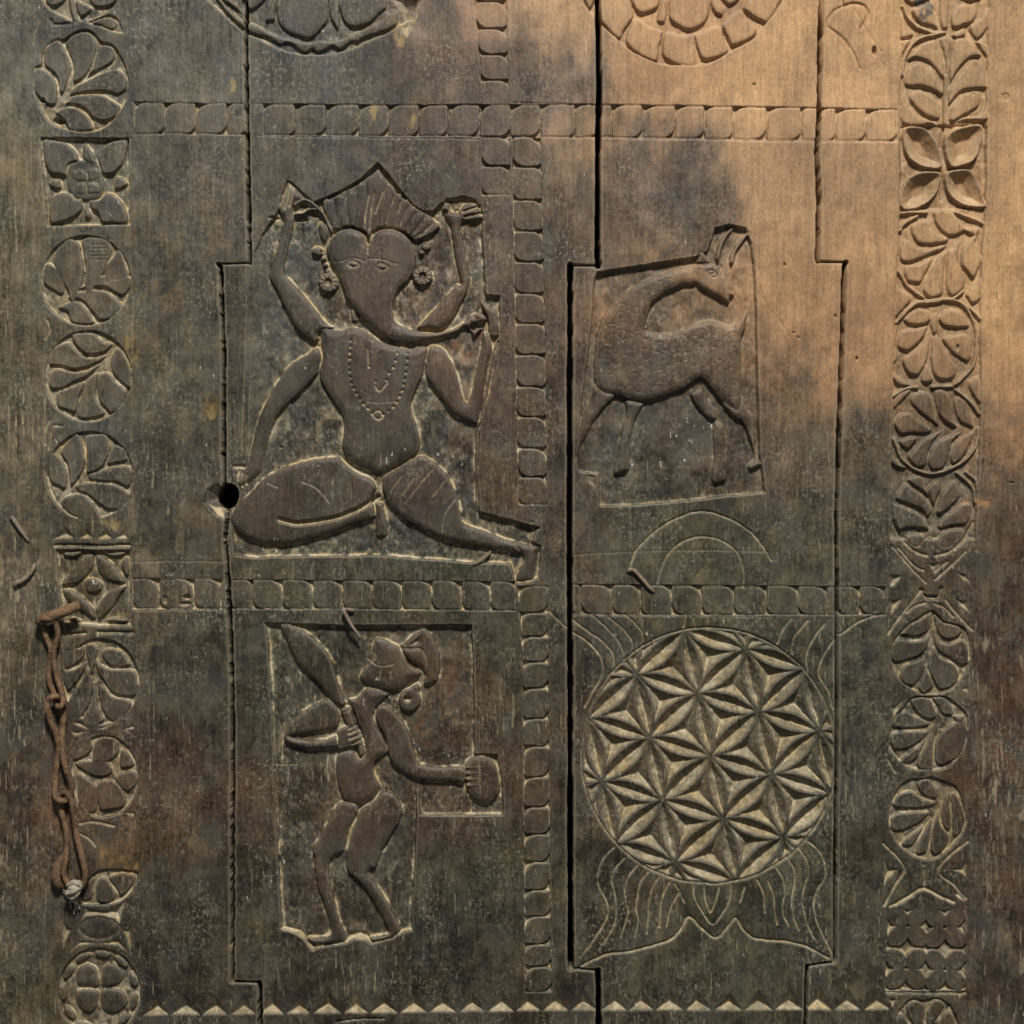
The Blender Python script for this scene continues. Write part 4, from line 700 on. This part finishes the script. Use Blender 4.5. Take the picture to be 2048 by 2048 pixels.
def gblur(a, sig):
    r = int(3 * sig + .5); k = np.exp(-.5 * (np.arange(-r, r + 1) / sig) ** 2); k /= k.sum()
    p = np.pad(a, ((r, r), (0, 0)), 'edge'); o = sum(k[i] * p[i:i + a.shape[0]] for i in range(2*r + 1))
    p = np.pad(o, ((0, 0), (r, r)), 'edge'); return sum(k[i] * p[:, i:i + a.shape[1]] for i in range(2*r + 1))
HC = np.clip(H, -22, 9)
c1 = gblur(HC, 1.6) - HC; c2 = gblur(HC, 5) - HC
nz = fbm(X / 13, Y / 17, 121, 3); nz2 = fbm(X / 60, Y / 60, 125, 2)
dusty = .28 + .72 * np.clip(sst(900, 1500, Y) + sst(1150, 1000, X) * sst(330, 420, Y) + .55 * sst(300, 250, X) + .5 * sst(600, 500, X), 0, 1)
DUST = np.maximum(DUST * (.5 + .5 * dusty), dusty * (.85 * sst(.25, 1.2, c1) + .55 * sst(.8, 4.5, c2)) * sst(.36, .60, nz * .6 + nz2 * .4))
DUST = np.maximum(DUST, dusty * .42 * sst(.55, .72, nz) * sst(.45, .6, nz2) * sst(3, 8, -HC))
c3_ = gblur(HC, 8) - HC
clump = fbm(X / 9, Y / 11, 131, 4)
DUST = np.maximum(DUST, FIG * sst(1.0, 6.5, c3_) * sst(.45, .60, clump * .75 + nz2 * .25) * .9)
GY = np.gradient(HC, axis=0) / np.maximum(np.gradient(ys)[:, None], .5)
DUST = DUST * (.45 + .8 * sst(-.25, .45, GY))
DUST[HC < -21] = 0
# brown rubbed figures, blue-black ground behind them
tt = (POL * (1 - sst(.09, .2, STAIN_LIGHT.mean(-1))) * .42)[..., None]; STAIN_LIGHT = STAIN_LIGHT * (1 - tt) + lin((80, 66, 58)) * tt
bl = (FIG * .6 * sst(.42, .58, fbm(X / 26, Y / 30, 141, 5)) * (1 - sst(.10, .2, STAIN_LIGHT.mean(-1))))[..., None]; STAIN_LIGHT = STAIN_LIGHT * (1 - bl) + lin((56, 61, 60)) * bl
WEA = np.clip(.25 + .75 * sst(.35, .6, fbm(X / 90, Y / 130, 151, 3)) * np.clip(sst(700, 1500, Y) * .5 + sst(300, 40, X) * .6 + sst(1780, 1960, X) * sst(800, 1300, Y) + sst(70, 20, np.abs(X - 1650)) * sst(780, 900, Y) * .8 + sst(60, 20, np.abs(X - 1105)) * .5, 0, 1), 0, 1)
WEAR_HIGHLIGHT = np.clip(sst(.35, 1.6, -c1), 0, 1)  # worn edges, also the mask for the painted bevel highlights

# ================================================================== MATERIALS
def nodes(m):
    m.use_nodes = True; nt = m.node_tree; nt.nodes.clear(); return nt
class NT:
    def __init__(s, nt): s.nt = nt
    def n(s, t, **kw):
        o = s.nt.nodes.new(t)
        for k, v in kw.items():
            if k.startswith('i_'): o.inputs[int(k[2:]) if k[2:].isdigit() else k[2:]].default_value = v
            else: setattr(o, k, v)
        return o
    def l(s, a, b): s.nt.links.new(a, b)
    def noise(s, vec, scale, detail=4, rough=.55, st=(1, 1, 1)):
        mp = s.n('ShaderNodeMapping'); mp.inputs['Scale'].default_value = st; s.l(vec, mp.inputs['Vector'])
        o = s.n('ShaderNodeTexNoise'); o.inputs['Scale'].default_value = scale; o.inputs['Detail'].default_value = detail; o.inputs['Roughness'].default_value = rough
        s.l(mp.outputs[0], o.inputs['Vector']); return o.outputs['Fac']
    def ramp(s, v, a, b, lo=0., hi=1.):
        o = s.n('ShaderNodeMapRange', interpolation_type='SMOOTHSTEP'); s.l(v, o.inputs['Value'])
        o.inputs['From Min'].default_value = a; o.inputs['From Max'].default_value = b; o.inputs['To Min'].default_value = lo; o.inputs['To Max'].default_value = hi
        return o.outputs['Result']
    def math(s, op, a, b=None):
        o = s.n('ShaderNodeMath', operation=op)
        for k, v in enumerate((a, b)):
            if v is None: continue
            if isinstance(v, (int, float)): o.inputs[k].default_value = v
            else: s.l(v, o.inputs[k])
        return o.outputs[0]
    def mix(s, f, a, b, mode='MIX'):
        o = s.n('ShaderNodeMix', data_type='RGBA', blend_type=mode); 
        for k, v in ((0, f), (6, a), (7, b)):
            if isinstance(v, (int, float)): o.inputs[k].default_value = v
            elif isinstance(v, tuple): o.inputs[k].default_value = v
            else: s.l(v, o.inputs[k])
        return o.outputs[2]
def wood_material():
    m = bpy.data.materials.new('old_carved_wood'); t = NT(nodes(m))
    tc = t.n('ShaderNodeTexCoord').outputs['Object']
    st = t.n('ShaderNodeAttribute', attribute_name='stain_light').outputs['Color']
    du = t.n('ShaderNodeAttribute', attribute_name='dust').outputs['Fac']
    we = t.n('ShaderNodeAttribute', attribute_name='wear_highlight').outputs['Fac']
    lum = t.n('ShaderNodeRGBToBW'); t.l(st, lum.inputs[0]); pale = t.ramp(lum.outputs[0], .09, .22)      # 0 on sooty wood, 1 on bare wood
    darkm = t.math('SUBTRACT', 1.0, pale)
    po_ = t.n('ShaderNodeAttribute', attribute_name='polish').outputs['Fac']; wa = t.n('ShaderNodeAttribute', attribute_name='weather').outputs['Fac']
    raw = t.math('SUBTRACT', 1.0, t.math('MULTIPLY', po_, .6))
    g1 = t.noise(tc, 1, 5, .62, (260, 260, 16)); g2 = t.noise(tc, 1, 4, .6, (800, 800, 70)); mo = t.noise(tc, 48, 7, .68); fi = t.noise(tc, 360, 4, .65, (1, 1, .75)); md = t.noise(tc, 15, 6, .65, (1, 1, .7))
    v = t.math('ADD', t.math('ADD', t.ramp(g1, .3, .7, -.16, .16), t.ramp(g2, .3, .7, -.07, .07)), t.math('ADD', t.ramp(mo, .3, .7, -.20, .20), t.ramp(fi, .3, .7, -.20, .20)))
    v = t.math('ADD', v, t.ramp(md, .32, .68, -.20, .20))
    v = t.math('ADD', t.math('MULTIPLY', t.math('MULTIPLY', v, raw), t.ramp(pale, 0, 1, 1.25, .8)), t.ramp(pale, 0, 1, .76, 1.0))
    vc = t.n('ShaderNodeCombineColor'); [t.l(v, vc.inputs[k]) for k in range(3)]
    col = t.mix(1.0, st, vc.outputs[0], 'MULTIPLY')
    dr = t.math('MULTIPLY', darkm, raw)
    hm = t.ramp(t.noise(tc, 24, 12, .80, (1, 1, .8)), .49, .585); col = t.mix(t.math('MULTIPLY', hm, t.math('MULTIPLY', dr, .50)), col, (.125, .113, .080, 1))
    hb = t.ramp(t.noise(tc, 19, 12, .78, (1.3, 1.3, 1)), .51, .60); col = t.mix(t.math('MULTIPLY', hb, t.math('MULTIPLY', dr, .55)), col, (.040, .044, .043, 1))
    hr = t.ramp(t.noise(tc, 19, 9, .7, (1.5, 1.5, 1)), .54, .66); col = t.mix(t.math('MULTIPLY', hr, t.math('MULTIPLY', darkm, .35)), col, (.072, .048, .039, 1))
    # grimy brown clouds and grain lines of the bare wood
    br = t.ramp(t.noise(tc, 16, 9, .7, (1, 1, .8)), .50, .66); col = t.mix(t.math('MULTIPLY', br, t.math('MULTIPLY', pale, .42)), col, (.19, .105, .06, 1))
    gl = t.ramp(t.noise(tc, 1, 6, .62, (150, 150, 7)), .50, .66); col = t.mix(t.math('MULTIPLY', gl, t.math('MULTIPLY', pale, .30)), col, (.20, .12, .07, 1))
    # pale granular grime, fibre streaks, pores, flecks
    gd = t.math('MULTIPLY', t.ramp(t.noise(tc, 300, 5, .75, (1, 1, .72)), .51, .62), t.ramp(t.noise(tc, 15, 8, .72), .44, .60)); col = t.mix(t.math('MULTIPLY', gd, t.math('MULTIPLY', dr, .72)), col, (.25, .228, .172, 1))
    sk = t.math('MULTIPLY', t.ramp(t.noise(tc, 1, 5, .70, (340, 340, 38)), .56, .66), t.math('MULTIPLY', wa, t.ramp(t.noise(tc, 9, 5, .65, (1, 1, .6)), .42, .58))); col = t.mix(t.math('MULTIPLY', t.math('MULTIPLY', sk, raw), t.ramp(pale, 0, 1, .85, .15)), col, (.31, .28, .215, 1))
    po = t.ramp(t.noise(tc, 1, 3, .6, (600, 600, 65)), .59, .68); col = t.mix(t.math('MULTIPLY', po, t.math('MULTIPLY', pale, .55)), col, (.10, .06, .035, 1))
    fl = t.math('MULTIPLY', t.ramp(t.noise(tc, 1, 3, .6, (240, 240, 105)), .66, .71), t.ramp(t.noise(tc, 11, 5, .65), .53, .60)); col = t.mix(t.math('MULTIPLY', t.math('MULTIPLY', fl, darkm), .9), col, (.55, .52, .46, 1))
    # rubbed arrises, their bevel highlights brightened in the colour, and dust
    col = t.mix(t.math('MULTIPLY', we, .5), col, t.mix(.5, col, (.34, .29, .22, 1)))
    dn = t.math('MULTIPLY', du, t.ramp(t.noise(tc, 150, 5, .7), .32, .58, .45, 1.05))
    dc = t.mix(t.ramp(t.noise(tc, 24, 6, .65), .38, .62), (.42, .33, .18, 1), (.49, .425, .30, 1))
    dm = t.n('ShaderNodeClamp'); t.l(t.math('MULTIPLY', dn, .88), dm.inputs[0]); col = t.mix(dm.outputs[0], col, dc)
    b = t.n('ShaderNodeBsdfPrincipled'); t.l(col, b.inputs['Base Color'])
    rg = t.math('ADD', t.ramp(mo, .3, .7, .46, .66), t.math('MULTIPLY', du, .25)); t.l(rg, b.inputs['Roughness']); b.inputs['Specular IOR Level'].default_value = .32
    hh = t.math('ADD', t.math('ADD', t.math('MULTIPLY', g2, .5), t.math('MULTIPLY', fi, .5)), t.math('ADD', t.math('MULTIPLY', g1, .7), t.math('MULTIPLY', sk, -.5)))
    bp = t.n('ShaderNodeBump'); bp.inputs['Strength'].default_value = .42; bp.inputs['Distance'].default_value = .0012; t.l(hh, bp.inputs['Height']); t.l(bp.outputs[0], b.inputs['Normal'])
    o = t.n('ShaderNodeOutputMaterial'); t.l(b.outputs[0], o.inputs[0]); return m
def simple_material(name, c1_, c2_, scale, rough=.75, bump=.6, dist=.0006, c3_=None):
    m = bpy.data.materials.new(name); t = NT(nodes(m)); tc = t.n('ShaderNodeTexCoord').outputs['Object']
    a = t.noise(tc, scale, 6, .65); col = t.mix(t.ramp(a, .35, .65), c1_, c2_)
    if c3_: col = t.mix(t.ramp(t.noise(tc, scale * 3.1, 4, .6), .55, .7), col, c3_)
    b = t.n('ShaderNodeBsdfPrincipled'); t.l(col, b.inputs['Base Color']); b.inputs['Roughness'].default_value = rough; b.inputs['Specular IOR Level'].default_value = .3
    bp = t.n('ShaderNodeBump'); bp.inputs['Strength'].default_value = bump; bp.inputs['Distance'].default_value = dist; t.l(t.noise(tc, scale * 4, 5, .65), bp.inputs['Height']); t.l(bp.outputs[0], b.inputs['Normal'])
    o = t.n('ShaderNodeOutputMaterial'); t.l(b.outputs[0], o.inputs[0]); return m
WOOD = wood_material()
IRON = simple_material('rusty_iron', (.10, .060, .036, 1), (.235, .145, .08, 1), 85, .72, 1.0, .0014, (.055, .036, .026, 1))
NAIL = simple_material('dull_iron', (.17, .13, .10, 1), (.26, .21, .165, 1), 90, .65, .8, .0008, (.07, .052, .043, 1))
THREAD = simple_material('dirty_cotton', (.30, .265, .20, 1), (.44, .40, .33, 1), 150, .95, .9, .0006)
BACKM = simple_material('dark_box_lining', (.035, .027, .02, 1), (.055, .042, .03, 1), 40, .9)

# ================================================================== MESHES FROM THE CARVED RELIEF
cxm = (xs[:-1] + xs[1:]) / 2; cym = (ys[:-1] + ys[1:]) / 2
base = np.zeros((NY - 1, NX - 1), np.int32)
for k in range(3):
    base += (cxm[None, :] > seam_x(k, cym)[:, None]).astype(np.int32)
PL0 = len(PIECES)
for k in range(4): PIECES.append(('plank', DOOR))
lab = np.where(LABEL > 0, LABEL, base + PL0)
wx_ = (X - 1024) * U; wz_ = (1024 - Y) * U + ZC; wy_ = -H * U
VX = wx_.ravel().astype(np.float32); VY = wy_.ravel().astype(np.float32); VZ = wz_.ravel().astype(np.float32)
flat = lab.ravel(); order = np.argsort(flat, kind='stable'); bounds = np.searchsorted(flat[order], np.arange(len(PIECES) + 1))
SR = STAIN_LIGHT.reshape(-1, 3); DU = DUST.ravel(); WE = WEAR_HIGHLIGHT.ravel(); PO = POL.ravel(); WA = WEA.ravel(); HR = H.ravel()
HM = (H[:-1, :-1] + H[1:, :-1] + H[:-1, 1:] + H[1:, 1:]) / 4
lab = np.where(HM < -33, 0, lab)
flat = lab.ravel(); order = np.argsort(flat, kind='stable'); bounds = np.searchsorted(flat[order], np.arange(len(PIECES) + 1))
def build_region(k):
    name, par = PIECES[k]; cells = order[bounds[k]:bounds[k + 1]]
    if len(cells) < 10: return
    j = cells // (NX - 1); i = cells % (NX - 1)
    a = j * NX + i; q = np.stack([a, a + NX, a + NX + 1, a + 1], 1)          # counter-clockwise seen from the front
    ids, inv = np.unique(q.ravel(), return_inverse=True); q2 = inv.reshape(-1, 4)
    n0 = len(ids)
    e0 = q2.ravel(); e1 = np.roll(q2, -1, 1).ravel()
    key = e0.astype(np.int64) * n0 + e1; rev = e1.astype(np.int64) * n0 + e0
    bd = ~np.isin(key, rev); b0 = e0[bd]; b1 = e1[bd]
    bu, binv = np.unique(np.concatenate([b0, b1]), return_inverse=True); nb = len(bu); s0 = binv[:len(b0)]; s1 = binv[len(b0):]
    plank = k >= PL0
    depth = 66.0 if plank else -(HR[ids].min()) + 7.0
    vx = np.concatenate([VX[ids], VX[ids][bu], VX[ids][bu]]); vz = np.concatenate([VZ[ids], VZ[ids][bu], VZ[ids][bu]])
    vy = np.concatenate([VY[ids], VY[ids][bu], np.full(nb, depth * U, np.float32)])
    sk = np.stack([n0 + s1, n0 + s0, n0 + nb + s0, n0 + nb + s1], 1)
    faces = np.concatenate([q2, sk]).astype(np.int32); nf = len(faces)
    me = bpy.data.meshes.new(name); me.vertices.add(len(vx)); me.vertices.foreach_set('co', np.stack([vx, vy, vz], 1).astype(np.float32).ravel())
    me.loops.add(nf * 4); me.loops.foreach_set('vertex_index', faces.ravel()); me.polygons.add(nf); me.polygons.foreach_set('loop_start', np.arange(nf, dtype=np.int32) * 4)
    sm_ = np.zeros(nf, bool); sm_[:len(q2)] = True; me.polygons.foreach_set('use_smooth', sm_)
    allid = np.concatenate([ids, ids[bu], ids[bu]])
    ca = me.attributes.new('stain_light', 'FLOAT_COLOR', 'POINT'); ca.data.foreach_set('color', np.concatenate([SR[allid], np.ones((len(allid), 1))], 1).astype(np.float32).ravel())
    for nm, arr in (('dust', DU), ('wear_highlight', WE), ('polish', PO), ('weather', WA)):
        at = me.attributes.new(nm, 'FLOAT', 'POINT'); at.data.foreach_set('value', arr[allid].astype(np.float32))
    me.update(calc_edges=True); me.materials.append(WOOD)
    o = bpy.data.objects.new(name, me); COL.objects.link(o); o.parent = par
    return o
for k in range(1, len(PIECES)): build_region(k)
for o in list(COL.objects):                          # a carved group whose pieces all lie in the plank itself is not needed
    if o.type == 'EMPTY' and o is not DOOR and not o.children: bpy.data.objects.remove(o)
def box(name, x0, x1, y0, y1, z0, z1, mat, parent=None):
    v = [(x, y, z) for x in (x0, x1) for y in (y0, y1) for z in (z0, z1)]
    me = bpy.data.meshes.new(name); me.from_pydata(v, [], [(0,1,3,2),(4,6,7,5),(0,4,5,1),(2,3,7,6),(0,2,6,4),(1,5,7,3)]); me.materials.append(mat)
    o = bpy.data.objects.new(name, me); COL.objects.link(o); o.parent = parent; return o
def box_behind():  # closed unseen box, added to keep the gaps between planks black
    x0, x1, z0, z1, y0, y1 = (xs[0]-1024)*U, (xs[-1]-1024)*U, (1024-ys[-1])*U+ZC, (1024-ys[0])*U+ZC, 67*U, .6
    v = [(x, y, z) for x in (x0, x1) for y in (y0, y1) for z in (z0, z1)]
    me = bpy.data.meshes.new('dark_box_behind'); me.from_pydata(v, [], [(0,1,3,2),(4,6,7,5),(2,3,7,6),(0,2,6,4),(1,5,7,3)]); me.materials.append(BACKM)
    o = bpy.data.objects.new('dark_box_behind', me); COL.objects.link(o); o['kind'] = 'structure'
box_behind()

# ================================================================== IRONWORK AND THREAD
def W(p, out=0): return np.array([(p[0]-1024)*U, -out*U, (1024-p[1])*U + ZC])
def tube(name, path, rad, mat, parent=None, closed=False, sides=12, sub=5, jit=.06, flat=1.0):
    """path of (x, y, out, [radius]) in carving units -> a bent rod with slightly hammered surface"""
    P = np.array(path, float); R = np.full(len(P), rad, float) if np.isscalar(rad) else np.array(rad, float)
    q = smooth(np.concatenate([P, R[:, None]], 1), closed, sub)
    c = q[:, :3]; r = q[:, 3]; n = len(c)
    tg = (np.roll(c, -1, 0) - np.roll(c, 1, 0)) if closed else np.gradient(c, axis=0)
    tg /= np.linalg.norm(tg, axis=1)[:, None] + 1e-9
    up = np.array([0, 0, 1.0]); V = []
    for k in range(n):
        if abs(tg[k] @ up) > .9: ref = np.array([1., 0, 0])
        else: ref = up
        s1_ = np.cross(tg[k], ref); s1_ /= np.linalg.norm(s1_); s2_ = np.cross(s1_, tg[k])
        for j in range(sides):
            a = 2 * math.pi * j / sides; rr = r[k] * (1 + jit * (RNG.random() - .5) * 2)
            p = c[k] + rr * (math.cos(a) * s1_ + flat * math.sin(a) * s2_); V.append(W(p[:2], p[2]))
    Fc = []
    for k in range(n if closed else n - 1):
        for j in range(sides):
            a = k*sides + j; b = k*sides + (j+1) % sides; d = ((k+1) % n)*sides + j; e = ((k+1) % n)*sides + (j+1) % sides
            Fc.append((a, b, e, d))
    if not closed: Fc += [tuple(range(sides))[::-1], tuple(range((n-1)*sides, n*sides))]
    V = np.array(V); org = V.mean(0) if parent is None else np.array(parent.location)
    me = bpy.data.meshes.new(name); me.from_pydata([tuple(v) for v in V - org], [], Fc); me.materials.append(mat)
    me.polygons.foreach_set('use_smooth', [len(f) == 4 for f in Fc])
    o = bpy.data.objects.new(name, me); COL.objects.link(o)
    if parent: o.parent = parent
    else: o.location = org
    return o
def tag(o, label, cat, group=None):
    o['label'] = label; o['category'] = cat
    if group: o['group'] = group
    return o
def c3(s): return [(*Z(60, 1190, .3416, '%f %f' % (a, b))[0], z) for a, b, z in [tuple(float(v) for v in e.split(',')) for e in s.split()]]
tag(tube('iron_staple', c3('70,175,-12 72,165,8 78,150,20 95,140,24 180,108,26 290,62,24 300,58,22'), [8, 8.5, 10, 11, 11, 11, 10.5], IRON, sides=14, jit=.09), 'thick rusty staple bar from which the iron chain hangs', 'staple')
CH = empty('iron_chain', None, W(C('130,180')[0], 12)); tag(CH, 'rusty iron chain of three long links hanging on the left border', 'chain')
tube('link', c3('85,172,14 80,150,22 110,132,34 165,140,26 172,175,20 180,230,18 165,280,16 152,340,15 158,420,15 178,500,16 205,570,20 215,620,24 195,648,24 168,640,12 160,610,5 140,560,5 118,500,6 118,420,7 130,340,9 128,300,10 105,250,11'), 5.6, IRON, CH, True, jit=.08)
tube('link', c3('120,650,24 122,615,22 150,588,24 185,592,15 200,630,7 205,680,8 200,760,10 198,840,14 205,930,15 225,1020,14 250,1090,12 248,1150,10 232,1185,17 205,1195,22 175,1180,22 160,1130,16 160,1050,14 170,960,13 180,880,14 165,800,15 140,740,17'), 6.4, IRON, CH, True, jit=.08)
tube('link', c3('185,1215,10 190,1175,7 215,1150,14 245,1162,22 262,1200,21 272,1290,18 288,1400,17 315,1520,16 335,1620,15 325,1680,14 290,1712,14 252,1705,13 222,1660,12 208,1610,12 222,1530,13 228,1440,12 215,1340,11 192,1260,10'), 6.0, IRON, CH, True, jit=.08)
tag(tube('iron_lug', c3('205,1530,-6 190,1545,6 172,1580,14 165,1640,16 175,1690,12 190,1705,2 196,1712,-8'), [8, 9, 9.5, 9.5, 8.5, 8, 8], IRON, sides=12, jit=.09), 'rusty bent lug behind the lowest chain link', 'lug')
ST_ = empty('cotton_string', None, W(C('275,1710')[0], 20)); tag(ST_, 'dirty white string knotted round the foot of the chain', 'string')
tube('knot', c3('232,1690,22 262,1672,27 300,1668,27 312,1690,24 285,1712,29 250,1722,28 240,1745,22 275,1750,26 300,1722,22'), [3, 5.5, 6.5, 6, 7, 7, 5.5, 5.5, 3.5], THREAD, ST_, sides=9, jit=.3)
tube('knot', c3('240,1705,20 270,1695,30 300,1700,24 290,1740,26 268,1770,22 285,1790,18'), [3, 6, 6.5, 5.5, 4, 3], THREAD, ST_, sides=9, jit=.3)
for s in ['262,1735,22 250,1770,12 240,1800,7 245,1830,5', '272,1745,24 276,1790,12 268,1830,7 262,1865,6', '285,1745,22 292,1780,12 290,1815,7 297,1835,6', '245,1715,20 212,1725,10 188,1715,6', '250,1722,18 215,1745,9 200,1735,6', '278,1760,16 282,1800,10 278,1840,6']:
    tube('strand', c3(s), 1.5, THREAD, ST_, sides=6, jit=.25)
NG = 'bent iron nails'
def n3(conv, s): return [(*conv('%f %f' % (a, b))[0], z) for a, b, z in [tuple(float(v) for v in e.split(',')) for e in s.split()]]
tag(tube('bent_nail', n3(t02, '88,42,1 105,55,4 150,120,4 190,180,2 214,222,0'), [4, 4.6, 4.4, 3.6, 2], NAIL, jit=.1), 'bent nail lying diagonally by the left edge, upper of two', 'nail', NG)
tag(tube('bent_nail', n3(t02, '262,390,1 258,425,4 225,475,5 170,520,5 125,540,4 122,580,-3'), [3, 4, 4.4, 5.2, 5.6, 4], NAIL, jit=.1), 'curved nail by the left edge above the chain', 'nail', NG)
tag(tube('bent_nail', n3(t12, '740,742,4 672,738,10 690,790,11 735,870,9 785,945,5 760,960,1'), [3.6, 4.4, 4, 3.4, 3, 2.2], NAIL, jit=.1), 'bent nail over the panel with the club figure', 'nail', NG)
tag(tube('bent_nail', n3(T_ := (lambda s: T(2, 2, s)), '868,468,-4 882,440,3 920,442,5 985,510,5 1040,575,4 1072,605,1'), [3.6, 4.4, 4.4, 4, 3.6, 2.6], NAIL, jit=.1), 'bent nail at the foot of the cut arch under the deer', 'nail', NG)
tag(tube('wood_splinter', n3(t12, '1772,298,-7 1745,325,-2 1690,370,1 1640,398,1'), [2.5, 4, 4, 2.5], simple_material('splinter_wood', (.13, .095, .065, 1), (.19, .15, .105, 1), 60), flat=.7), 'small brown splinter on the ledge under the foot', 'splinter')
